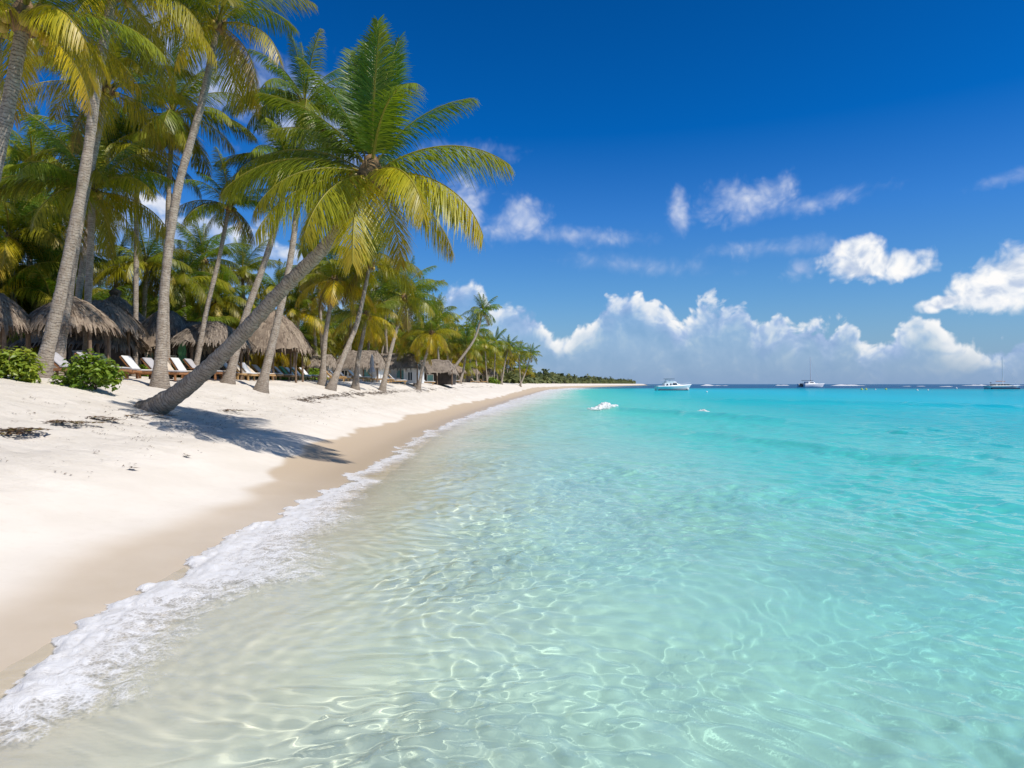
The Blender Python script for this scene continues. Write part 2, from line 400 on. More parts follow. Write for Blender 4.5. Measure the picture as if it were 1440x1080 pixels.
# open sea round about, to the horizon
def patch(xs, ys, f=None):
    global off
    Y, X = np.meshgrid(ys, xs, indexing='ij'); V.append(np.stack([X, Y, np.full_like(X, .012)], -1).reshape(-1, 3)); F.append(grid_faces(*X.shape)+off); off += X.size
    OFFS.append((X-shore(Y)).ravel())
def patch2(X, Y):
    global off
    V.append(np.stack([X, Y, np.full_like(X, .012)], -1).reshape(-1, 3)); F.append(grid_faces(*X.shape)+off); off += X.size; OFFS.append((X-shore(np.minimum(Y, 1250))).ravel())
yb = Y1[:, -1]; u = np.linspace(0, 1, 12)**2
patch2(X1[::6, -1][:, None]+u[None]*3000, np.repeat(Y1[::6, 0][:, None], 12, 1))
patch2(X2[:, -1][:, None]+u[None]*3000, np.repeat(Y2[:, 0][:, None], 12, 1))
patch(np.linspace(-9000, 14000, 60), spaced(1250.0, 9000, 50, .05))
patch(np.concatenate([np.linspace(-4.7, 10, 30), np.linspace(11, 3000, 20)]), np.array([-60, -30, -10, -4, -1, .6]))
sea_me = mesh_from('water', np.concatenate(V), np.concatenate(F))
fattr(sea_me, 'offshore', np.concatenate(OFFS))
sea_m, nt = new_mat('sea_water'); t = NT(nt); p = t.pos(); off_ = t.attr('offshore')
sp = t.n('ShaderNodeSeparateXYZ', ins={0: p}); DY = sp.outputs[1]
nb = t.noise(t.scale(p, (.5, .5, .5)), .35, 3, .5)
offn = t.math('ADD', off_, t.math('MULTIPLY', t.math('SUBTRACT', nb, .5), 4.0))
DIST = t.n('ShaderNodeVectorMath', operation='LENGTH', ins={0: p}).outputs['Value']
# how the water tints what is seen through it, and how much it scatters back, by distance offshore (a stand-in for depth)
tint = t.ramp(t.math('MULTIPLY', off_, 1/16), [(0, (1, 1, 1)), (.10, (.99, 1, .97)), (.22, (.88, 1, .95)), (.42, (.66, 1, .96)), (1, (.30, .95, .95))])
scat = t.ramp(t.math('MULTIPLY', offn, 1/60), [(0, (.14,)*3), (.04, (.32,)*3), (.075, (.46,)*3), (.14, (.58,)*3), (.3, (.70,)*3), (.6, (.82,)*3), (1, (.93,)*3)])
scc = t.ramp(t.math('MULTIPLY', offn, 1/90), [(0, (.86, .84, .70)), (.05, (.50, .79, .66)), (.12, (.12, .68, .60)), (.3, (.018, .47, .52)), (.6, (.006, .42, .54)), (1, (.003, .35, .47))])
far = t.math('ADD', t.math('MULTIPLY_ADD', sp.outputs[0], .5, DY), t.math('MULTIPLY', t.math('SUBTRACT', t.noise(t.scale(p, (.004, .02, 0)), 1.0, 4, .6), .5), 160))
scc = t.mix(t.sst(far, 260, 360), scc, (.006, .27, .36)); scc = t.mix(t.sst(far, 370, 470), scc, (.006, .075, .19))
rip = t.noise(t.scale(p, (.55, 1.0, 1)), 1.6, 5, .62); rip2 = t.noise(t.scale(p, (.35, 1, 1)), .22, 4, .6)
bh = t.math('ADD', t.math('MULTIPLY', rip, t.sst(DIST, 10, 40, .12, 1.)), t.math('MULTIPLY', rip2, t.sst(DIST, 20, 120, .0, 3.)))
bn = t.bump(bh, 1.0, .16)
refr = t.n('ShaderNodeBsdfRefraction', ins={'Color': tint, 'IOR': 1.33, 'Roughness': 0.0})
dif = t.n('ShaderNodeBsdfDiffuse', ins={'Color': scc, 'Normal': bn})
thin = t.n('ShaderNodeMixShader', ins={0: t.math('GREATER_THAN', t.math('MULTIPLY_ADD', t.math('SUBTRACT', t.noise(p, 2.2, 3, .6), .5), .6, off_), .55), 1: t.n('ShaderNodeBsdfTransparent', ins={'Color': tint}), 2: refr})
body = t.n('ShaderNodeMixShader', ins={0: scat, 1: thin, 2: dif})
gl = t.n('ShaderNodeBsdfGlossy', ins={'Color': (1, 1, 1), 'Roughness': .04, 'Normal': bn})
fr = t.n('ShaderNodeFresnel', ins={'IOR': 1.33, 'Normal': bn})
surf = t.n('ShaderNodeMixShader', ins={0: t.math('MULTIPLY', t.math('MINIMUM', fr, .5), t.sst(DIST, 8, 120, .9, .45)), 1: body, 2: gl})
t.out(surf)
sea = tag(link('water', sea_me, sea_m), kind='structure')
try: sea.cycles.is_caustics_caster = True
except Exception as e: print(e)

# ------------------------------------------------------------------ foam
foam_m, nt = new_mat('foam'); t = NT(nt); p = t.pos(); cov = t.attr('cover')
f1 = t.noise(p, 5.5, 5, .65, 1.2); vf = t.n('ShaderNodeTexVoronoi', ins={'Vector': p, 'Scale': 26.}); vf.feature = 'DISTANCE_TO_EDGE'
lace = t.math('SUBTRACT', f1, t.math('MULTIPLY', t.math('MINIMUM', vf.outputs['Distance'], .3), .5))
al = t.sst(t.math('ADD', cov, t.math('MULTIPLY', t.math('SUBTRACT', lace, .45), 1.45)), .12, .82)
al = t.math('MULTIPLY', al, t.sst(cov, .0, .12))
fb = t.n('ShaderNodeBsdfPrincipled', ins={'Base Color': t.mix(t.sst(f1, .3, .65), (.85, .83, .81), (.92, .92, .93)), 'Roughness': .5, 'Specular IOR Level': .5,
     'Normal': t.bump(t.math('ADD', f1, t.math('MULTIPLY', t.noise(p, 60, 3, .6), .25)), .7, .04)})
fb2 = t.n('ShaderNodeMixShader', ins={0: .3, 1: fb, 2: t.n('ShaderNodeBsdfTranslucent', ins={'Color': (.88, .88, .9)})})
fm = t.n('ShaderNodeMixShader', ins={0: al, 1: t.n('ShaderNodeBsdfTransparent'), 2: fb2}); t.out(fm)
def billow(x, y, o=4, seed=0):
    s = 0; a = 1.0
    for i in range(o):
        s = s+a*np.abs(vnoise(x, y, seed+i))*2; x = x*2.1+5.2; y = y*2.1+1.7; a *= .5
    return s
def foam_strip(ya, yb, dy0, dyk, la, lb, nl, front, width, thick, dens, seed):
    ys = spaced(ya, yb, dy0, dyk); u = np.linspace(0, 1, nl)
    L = la+(lb-la)*u; Yg, Lg = np.meshgrid(ys, L, indexing='ij')
    fr_ = (front+.20*fbm(ys*.8, ys*0, 3, seed)+.15*fbm(ys*2.6, ys*0+9, 4, seed+4, .6))[:, None]
    fr_ = fr_+.03*fbm(Yg*6, Lg*6, 2, seed+2)
    wd = (np.interp(ys, *width)*(1+.35*fbm(ys*.6, ys*0+4, 2, seed+8)))[:, None]
    d = (fr_-Lg)                                   # distance seaward of the lacy front
    cov = sstep(-.01, .05, d)*np.clip(1.15-d/wd, 0, 1)**.8*np.interp(ys, *dens)[:, None]
    X = shore(Yg)-Lg
    base = np.maximum(ground(X, Yg), waves(X, Yg, Lg)+.014)
    lump = billow(X*3.2+Yg*.8, Yg*1.9, 4, seed+12)
    th = np.interp(ys, *thick)[:, None]*sstep(0, .12, d)*(.25+.75*np.clip(1-d/wd, 0, 1))*(.25+lump)
    Z = base+.006+th*sstep(0, .3, cov)
    me = mesh_from('sea_foam', np.stack([X, Yg, Z], -1).reshape(-1, 3), grid_faces(*X.shape)[:, ::-1])
    fattr(me, 'cover', cov)
    return tag(link('sea_foam', me, foam_m), 'white lacy foam washing up along the edge of the wet sand', 'foam', kind='stuff')
foam_strip(1.2, 70, .012, .0042, .5, -2.6, 150, .14, ([0, 4, 6, 9, 12, 17, 22, 35, 70], [1.15, 1.2, 1.3, 1.15, .9, .6, .55, 1.0, 2.5]), ([0, 8, 13, 20, 70], [.034, .028, .014, .012, .03]), ([0, 18, 24, 45, 70], [1.0, .92, .70, .75, .85]), 101)
fo = foam_strip(26, 330, .1, .008, .6, -14, 90, .1, ([26, 60, 120, 330], [1.5, 4.5, 9, 13]), ([26, 330], [.02, .15]), ([26, 40, 60, 330], [.0, .42, .62, .72]), 151)
tag(fo, 'thin white wash spread over the shallows where the beach curves away')
def splash(cx, cy, sx, sy, h, seed):
    """a breaking crest: a heap of foam, steep to the shore, ragged on top"""
    n = 70; U, V_ = np.meshgrid(np.linspace(-1, 1, n), np.linspace(-1, 1, n), indexing='ij')
    r = np.sqrt(U**2+V_**2); env = np.clip(1-r*(1+.35*fbm(U*2.5, V_*2.5, 3, seed)), 0, 1)**.6
    X = cx+U*sx; Y = cy+V_*sy
    Z = h*env*(.62+.22*fbm(U*3, V_*3, 4, seed+3)+.16*billow(U*6, V_*6, 3, seed+9))+waves(X, Y, shore(Y)-X)-.02
    me = mesh_from('breaking_crest', np.stack([X, Y, Z], -1).reshape(-1, 3), grid_faces(n, n)[:, ::-1]); fattr(me, 'cover', np.clip(env*1.9, 0, 1.0))
    return link('breaking_crest', me, foam_m)
tag(splash(7.6, 57.5, 1.25, 1.3, .50, 201), 'heap of white foam where a small wave breaks, larger of the two crests', 'wave crest')
tag(splash(14.2, 50.6, .62, .8, .26, 207), 'small white cap on the wave, lower and farther right than the foam heap', 'wave crest')
def surf_line(x0, x1, Y, h, seed):
    n = int((x1-x0)/.8)+4; m = 9; rg = np.random.default_rng(seed)
    U, V_ = np.meshgrid(np.linspace(0, 1, n), np.linspace(-1, 1, m), indexing='ij')
    X = x0+(x1-x0)*U; Yv = Y+V_*2.5
    Z = .6*h*(1-V_**2)*np.clip(np.sin(np.pi*U)*2, 0, 1)*(.7+.5*fbm(U*(x1-x0)*.10, V_*0, 3, seed))+.02
    me = mesh_from('surf_line', np.stack([X, Yv, Z], -1).reshape(-1, 3), grid_faces(n, m)[:, ::-1]); fattr(me, 'cover', np.full(X.size, 1.2))
    return link('surf_line', me, foam_m)
for i, (pa, pb, Yd, h) in enumerate(((1168, 1218, 900, 2.2), (985, 1024, 900, 2.0), (1090, 1110, 1000, 1.6), (1352, 1440, 980, 2.4), (1270, 1280, 640, .8), (1290, 1300, 640, .8), (1322, 1338, 560, .9), (1440, 1490, 900, 2))):
    tag(surf_line(xat(pa, Yd), xat(pb, Yd), Yd, h, 300+i), 'thin white line of surf breaking on the reef near the horizon', 'surf', 'surf lines on the far reef')
# ------------------------------------------------------------------ plant materials
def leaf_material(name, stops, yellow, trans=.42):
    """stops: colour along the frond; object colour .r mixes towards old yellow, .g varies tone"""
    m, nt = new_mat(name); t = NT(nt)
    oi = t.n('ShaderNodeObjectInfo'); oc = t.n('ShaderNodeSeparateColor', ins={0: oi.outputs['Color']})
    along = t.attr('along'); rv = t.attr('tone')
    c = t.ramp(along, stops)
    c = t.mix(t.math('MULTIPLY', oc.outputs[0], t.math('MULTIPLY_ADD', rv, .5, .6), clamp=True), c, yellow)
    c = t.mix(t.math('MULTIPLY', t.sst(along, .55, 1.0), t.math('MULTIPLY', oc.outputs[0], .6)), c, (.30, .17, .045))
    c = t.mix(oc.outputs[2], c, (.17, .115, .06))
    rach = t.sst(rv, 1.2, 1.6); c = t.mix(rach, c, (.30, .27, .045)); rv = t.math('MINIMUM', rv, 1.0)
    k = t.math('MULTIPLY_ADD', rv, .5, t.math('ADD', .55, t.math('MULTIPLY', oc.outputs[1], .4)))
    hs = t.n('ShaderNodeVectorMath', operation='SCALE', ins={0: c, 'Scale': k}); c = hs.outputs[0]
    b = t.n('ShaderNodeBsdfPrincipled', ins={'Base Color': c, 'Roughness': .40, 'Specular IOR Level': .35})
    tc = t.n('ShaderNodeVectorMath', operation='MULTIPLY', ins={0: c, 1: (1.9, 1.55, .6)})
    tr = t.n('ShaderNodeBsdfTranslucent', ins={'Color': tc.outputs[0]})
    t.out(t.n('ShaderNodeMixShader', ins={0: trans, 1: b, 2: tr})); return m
FROND = leaf_material('palm_leaf', [(0, (.13, .20, .016)), (.5, (.068, .150, .011)), (1, (.135, .20, .013))], (.46, .365, .013), .34)
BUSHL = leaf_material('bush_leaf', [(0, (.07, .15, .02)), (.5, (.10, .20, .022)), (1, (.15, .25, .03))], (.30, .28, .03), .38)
def trunk_material():
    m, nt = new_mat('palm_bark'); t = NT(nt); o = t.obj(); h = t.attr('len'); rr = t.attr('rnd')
    w = t.math('ADD', t.math('MULTIPLY', h, 11.0), t.math('MULTIPLY', t.noise(o, 3.5, 4, .65), 3.2))
    fr = t.math('FRACT', w); ring = t.math('MULTIPLY', t.sst(fr, .0, .12), t.sst(fr, 1.0, .80))
    n = t.noise(o, 6, 5, .65); n2 = t.noise(t.scale(o, (1, 1, .15)), 30, 4, .6)
    c = t.mix(t.sst(n, .3, .7), (.26, .20, .145), (.44, .37, .29))
    c = t.mix(t.math('MULTIPLY', t.sst(n2, .45, .7), .6), c, (.42, .375, .33))
    c = t.mix(t.math('MULTIPLY', t.math('SUBTRACT', 1, ring), t.math('MULTIPLY_ADD', t.noise(o, 5, 3, .6), 1.2, .02)), c, (.11, .09, .075))
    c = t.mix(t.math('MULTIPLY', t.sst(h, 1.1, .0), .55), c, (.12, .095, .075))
    b = t.n('ShaderNodeBsdfPrincipled', ins={'Base Color': c, 'Roughness': .85, 'Specular IOR Level': .2,
        'Normal': t.bump(t.math('ADD', t.math('MULTIPLY', ring, .6), t.math('MULTIPLY', n2, .6)), .9, .03)})
    t.out(b); return m
BARK = trunk_material()
FIBRE = simple('palm_fibre', (.22, .135, .06), .9, .5, 9, .6)
NUT = simple('coconut_husk', (.42, .30, .05), .5, .4, 5, .1)
DEADL = simple('dry_frond', (.30, .20, .10), .85, .4, 6)

# ------------------------------------------------------------------ fronds
def frond_arrays(L, e0, e1, n=46, seed=0, bend=1.0, hang=.5, wide=1.0, curl=0., ragged=.0, lf=.25):
    """one pinnate leaf: starts at the origin along +X at elevation e0 and bows over to e1 (degrees)"""
    rg = np.random.default_rng(seed); m = 26
    tt = np.linspace(0, 1, m); el = np.radians(e0+(e1-e0)*tt**(1.25*bend)); az = curl*tt**2
    dx = np.cos(el)*np.cos(az); dy = np.cos(el)*np.sin(az); dz = np.sin(el)
    D = np.stack([dx, dy, dz], 1); P = np.zeros((m, 3)); P[1:] = np.cumsum((D[1:]+D[:-1])/2*L/(m-1), 0)
    V = []; F = []; A = []; T = []
    def interp(t):
        return np.array([np.interp(t, tt, P[:, k]) for k in range(3)]).T, np.array([np.interp(t, tt, D[:, k]) for k in range(3)]).T
    # rachis: a tapered three-sided stalk
    rw = L*(.0118*(1-tt)**.8+.0022)
    S = np.stack([-np.sin(az), np.cos(az), np.zeros(m)], 1); U = np.cross(D, S)
    for i in range(m):
        V += [P[i]+S[i]*rw[i], P[i]-S[i]*rw[i], P[i]-U[i]*rw[i]*.9]; A += [tt[i]]*3; T += [2.0]*3
    for i in range(m-1):
        a = i*3
        for k in range(3): F.append((a+k, a+(k+1) % 3, a+3+(k+1) % 3, a+3+k))
    V = [np.array(V)]; A = [np.array(A)]; T = [np.array(T)]; F = [np.array(F)]; off = 3*m
    for side in (1, -1):
        t = .13+.87*(np.arange(n)+rg.uniform(-.25, .25, n))/(n-.5); t = np.clip(t, .12, .998)
        if ragged: t = t[rg.uniform(0, 1, n) > ragged*t]
        k = len(t); p, d = interp(t); d /= np.linalg.norm(d, axis=1)[:, None]
        azt = np.interp(t, tt, az); s = np.stack([-np.sin(azt), np.cos(azt), np.zeros(k)], 1)*side; u = np.cross(d, s)*side
        ll = L*lf*np.clip(np.sin(np.pi*(.10+.84*t**.9)), .16, 1)**.75*rg.uniform(.86, 1.08, k)
        fa = np.radians(68-36*t+rg.normal(0, 5, k)); hg = hang*(.75+.5*t)+rg.normal(0, .13, k)
        dr = d*np.cos(fa)[:, None]+(s*np.cos(hg)[:, None]-u*np.sin(hg)[:, None])*np.sin(fa)[:, None]
        w = L*.0062*wide*rg.uniform(.8, 1.15, k)
        wv_ = np.cross(dr, u*1.0+s*.25); wv_ /= np.linalg.norm(wv_, axis=1)[:, None]+1e-9
        droop = np.array([0, 0, -1.0])*(.30*ll*(1+.8*hang))[:, None]*rg.uniform(.5, 1.4, k)[:, None]
        q0 = p; q1 = p+dr*(ll*.36)[:, None]+droop*.10; q2 = p+dr*(ll*.72)[:, None]+droop*.46; q3 = p+dr*(ll*.98)[:, None]+droop
        v = np.stack([q0-wv_*(w*.55)[:, None], q0+wv_*(w*.55)[:, None], q1-wv_*w[:, None], q1+wv_*w[:, None],
                      q2-wv_*(w*.8)[:, None], q2+wv_*(w*.8)[:, None], q3-wv_*(w*.12)[:, None], q3+wv_*(w*.12)[:, None]], 1)
        base = off+np.arange(k)[:, None]*8
        f = np.concatenate([base+np.array([0, 1, 3, 2]), base+np.array([2, 3, 5, 4]), base+np.array([4, 5, 7, 6])])
        V.append(v.reshape(-1, 3)); F.append(f); off += 8*k
        A.append(np.repeat(t, 8)); T.append(np.repeat(rg.uniform(.25, 1.0, k), 8))
    return np.concatenate(V), np.concatenate(F), np.concatenate(A), np.concatenate(T)
def frond_mesh(name='frond', **kw):
    v, f, a, t_ = frond_arrays(**kw); me = mesh_from(name, v, f, True); fattr(me, 'along', a); fattr(me, 'tone', t_); me.materials.append(FROND); return me
# shared fronds for the repeated palms: (start, end) elevation
KINDS = {'spear': (84, 66), 'up': (70, 18), 'out': (48, -22), 'level': (24, -48), 'droop': (2, -68), 'hang': (-28, -80)}
SHARED = {k: [frond_mesh(L=1.0, e0=e0+j*3-3, e1=e1+j*5-5, n=98, lf=.25, wide=.60, seed=17*i+j, hang=.30+.14*j+(.18 if k in ('droop', 'hang') else 0), curl=(-.35, 0, .35)[j], ragged=.0 if i < 4 else .25)
             for j in range(3)] for i, (k, (e0, e1)) in enumerate(KINDS.items())}
FAR = {k: [frond_mesh(L=1.0, e0=e0+j*4-2, e1=e1+j*6-3, n=34, lf=.26, seed=217*i+j, hang=.55, wide=1.35, curl=(-.3, .3)[j]) for j in range(2)] for i, (k, (e0, e1)) in enumerate(KINDS.items())}

def trunk_mesh(pts, r0, r1, flare=1.9, n=12, seed=0, step=.12):
    pts = [Vector(p) for p in pts]
    # Catmull-Rom through the points
    q = [pts[0]*2-pts[1]]+pts+[pts[-1]*2-pts[-2]]; path = []
    for i in range(1, len(q)-2):
        L = (q[i+1]-q[i]).length; m = max(2, int(L/step))
        for k in range(m):
            u = k/m; a, b, c, d = q[i-1], q[i], q[i+1], q[i+2]
            path.append(.5*((2*b)+(c-a)*u+(2*a-5*b+4*c-d)*u*u+(3*b-a-3*c+d)*u**3))
    path.append(pts[-1]); m = len(path); rg = np.random.default_rng(seed)
    V = []; A = []; acc = 0; prev = None
    for i, p in enumerate(path):
        if i: acc += (p-path[i-1]).length
        s = i/(m-1); t = (path[min(i+1, m-1)]-path[max(i-1, 0)]).normalized()
        a = t.cross(Vector((0, 1, .01))) if prev is None else prev-t*prev.dot(t)
        a.normalize(); prev = a; b = t.cross(a)
        r = (r0+(r1-r0)*s**.7)*(1+(flare-1)*math.exp(-acc/(r0*2.6)))*(1+.035*math.sin(acc*47+seed)+.03*rg.normal())
        for k in range(n):
            an = 2*math.pi*k/n; rr = r*(1+.07*math.sin(an*3+seed)*math.exp(-acc/.8))
            V.append(p+(a*math.cos(an)+b*math.sin(an))*rr); A.append(acc)
    i = np.arange((m-1)*n); r = i//n; k = i % n
    F = np.stack([r*n+k, r*n+(k+1) % n, (r+1)*n+(k+1) % n, (r+1)*n+k], 1)
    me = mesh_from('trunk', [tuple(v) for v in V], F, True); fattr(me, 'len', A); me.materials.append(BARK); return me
def heart_mesh(r, seed, nuts=True):
    """fibrous crown shaft with stubs of cut stalks"""
    mb = MB(); rg = np.random.default_rng(seed)
    mb.tube([(0, 0, -.55*r*3), (0, 0, 0), (0, 0, r*2.2)], [r*1.1, r*1.75, r*.6], 9)
    for i in range(14):
        a = rg.uniform(0, 6.28); z = rg.uniform(-1.2, .4)*r
        mb.tube([(math.cos(a)*r*.8, math.sin(a)*r*.8, z-.2*r), (math.cos(a)*r*2.1, math.sin(a)*r*2.1, z+r*rg.uniform(.6, 1.6))], [r*.35, r*.12], 5)
    return mb.mesh('crown_shaft', True)
nut_b = MB(); nut_b.ball((0, 0, 0), 1, 10, (1, 1, 1.22)); NUTME = nut_b.mesh('coconut', True); NUTME.materials.append(NUT)
def put_nuts(root, c, r, n, seed):
    rg = np.random.default_rng(seed)
    for i in range(n):
        a = i*6.28/n+rg.normal(0, .25); q = r*rg.uniform(1.7, 2.5); o = bpy.data.objects.new('coconut', NUTME); COL.objects.link(o); o.parent = root
        s = r*rg.uniform(.62, .8); o.location = c+Vector((math.cos(a)*q, math.sin(a)*q, -r*rg.uniform(.3, 1.6))); o.scale = (s, s, s)
HEART = [heart_mesh(.16, 5+i) for i in range(2)]
for me_ in HEART: me_.materials.append(FIBRE)
def put_frond(root, me, at_, rz, s, yel, tone, dead=0.):
    o = bpy.data.objects.new('frond', me); COL.objects.link(o); o.parent = root
    o.location = at_; o.rotation_euler = (0, 0, rz); o.scale = (s, s, s); o.color = (yel, tone, dead, 1); return o
def palm(label, path, L, r0, r1, seed, nf=24, group=None, lib=None, flare=1.9, nuts=True, yel=.35, cat='palm tree', skip_trunk_below=None, dead=1, seqk=0, tones=(-.25, 1.0)):
    """path: world points from the foot to the crown"""
    rg = np.random.default_rng(seed); base = Vector(path[0])
    root = tag(empty('palm_tree', base), label, cat, group)
    loc = [Vector(p)-base for p in path]; loc[0] = Vector((0, 0, -.12))-(loc[1].normalized()*.05)
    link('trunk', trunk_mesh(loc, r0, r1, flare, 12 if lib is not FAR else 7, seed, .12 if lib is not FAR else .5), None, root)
    c = loc[-1]; lib = lib or SHARED; ax = (loc[-1]-loc[-2]).normalized()
    if lib is not FAR:
        o = bpy.data.objects.new('crown_shaft', HEART[seed % 2]); COL.objects.link(o); o.parent = root; o.location = c; k = r1/.11; o.scale = (k, k, k)
        o.rotation_euler = (0, 0, seed)
        if nuts: put_nuts(root, c, r1*1.35, 6, seed)
    seq = ['spear', 'spear', 'up', 'up', 'up', 'out', 'up', 'out', 'out', 'level', 'out', 'level', 'level', 'out', 'droop', 'level', 'droop', 'level', 'droop', 'hang', 'level', 'droop', 'hang', 'droop', 'hang', 'out', 'level']
    if seqk: seq = ['spear', 'up', 'out', 'level', 'out', 'level', 'droop', 'level', 'out', 'droop', 'level', 'hang', 'droop', 'up', 'level', 'droop', 'out', 'level', 'droop', 'level', 'hang', 'droop', 'level']; tones = (-.75, .45)
    for i in range(nf):
        k = seq[int(i*len(seq)/nf)] if nf < len(seq) else seq[i % len(seq)]
        me_ = lib[k][rg.integers(len(lib[k]))]; a = i*2.39996+rg.normal(0, .22)+seed
        old = {'spear': .0, 'up': .05, 'out': .22, 'level': .5, 'droop': .85, 'hang': 1.1}[k]
        put_frond(root, me_, c+ax*({'spear': .2, 'up': .15}.get(k, .05)), a, L*rg.uniform(.88, 1.08)*(.8 if k in ('spear', 'hang') else 1),
                  float(np.clip(old*yel*1.25+rg.normal(0, .1), 0, 1.)), float(rg.uniform(*tones)), float(.75 if (k == 'hang' and rg.uniform() < .4*dead) else 0))
    return root
def pp(base, mids, crown):
    """pixels with distances -> world path; the foot is set down on the sand"""
    bx, Yb = base; X = xat(bx, Yb); pts = [Vector((X, Yb, gz(X, Yb)))]
    cx, cyy, Yc = crown; n = len(mids)+1
    for i, mm in enumerate(mids): pts.append(at(mm[0], mm[1], Yb+(Yc-Yb)*(i+1)/n))
    pts.append(at(cx, cyy, Yc)); return pts

# ------------------------------------------------------------------ the leaning palm at the water's edge, frond by frond
hp = pp((212, 20.0), [(262, 545), (325, 487), (400, 405), (468, 335)], (522, 248, 17.6))
hero = tag(empty('palm_tree', hp[0]), 'big palm leaning low over the sand towards the sea, foremost of all', 'palm tree')
hl = [p-hp[0] for p in hp]; hl[0] = Vector((-.12, -.05, -.15))
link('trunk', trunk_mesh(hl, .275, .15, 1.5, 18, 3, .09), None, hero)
hc = hl[-1]
link('crown_shaft', heart_mesh(.23, 40), FIBRE, hero).location = hc
put_nuts(hero, hc, .2, 9, 41)
HF = [  # azimuth, e0, e1, length, yellow, hang, curl, tone
    (75, 90, 78, 5.2, .0, .12, 0, .35), (52, 84, 66, 5.0, .0, .12, 0, .5), (128, 82, 58, 4.8, .0, .15, 0, .3), (100, 76, 58, 4.8, .0, .15, 0, .2), (70, 78, 60, 4.9, .0, .15, 0, .3), (-70, 80, 50, 4.2, .05, .25, 0, .4), (112, 84, 66, 4.9, .0, .12, 0, .45), (190, 72, 40, 4.2, .0, .3, 0, .3),
    (8, 62, 6, 4.3, .05, .4, -.2, .6), (-8, 34, -38, 4.9, .30, .75, .0, .7), (-22, 4, -72, 5.0, .75, .8, .0, .9), (-52, 8, -82, 4.1, .75, .7, .2, 1.0), (-64, 62, -24, 4.3, .10, .5, .3, .6),
    (-112, -12, -74, 4.3, .60, .6, -.2, .8), (-142, -8, -64, 4.7, .50, .65, .2, .7), (-95, -30, -84, 4.2, .85, .6, .3, 1.0), (190, 24, -52, 5.0, .30, .7, .1, .6), (158, 50, -6, 4.6, .15, .5, .1, .6), (172, 36, -22, 4.3, .12, .6, .0, .3),
    (88, 46, -24, 4.4, .1, .5, 0, .2), (50, 24, -50, 4.4, .35, .6, 0, .4), (120, 22, -52, 4.4, .3, .6, 0, .3), (215, 8, -66, 4.4, .5, .6, 0, .4), (30, -10, -72, 3.9, .6, .6, 0, .5), (150, -6, -70, 4.1, .5, .6, 0, .4), (-165, 56, 4, 4.2, .1, .4, 0, .3),
    (75, -20, -80, 3.6, .9, .5, 0, .3)]
for i, (a, e0, e1, L, y, hg, cu, tn) in enumerate(HF):
    f = link('frond', frond_mesh(L=L*.79, e0=e0, e1=e1, n=140, seed=500+i, hang=hg*.66, curl=cu, wide=.56, lf=.275), None, hero)
    f.location = hc+Vector((0, 0, .1 if e0 > 40 else 0)); f.rotation_euler = (0, 0, R(a)); f.color = (y*.75, tn*1.1, 0, 1)
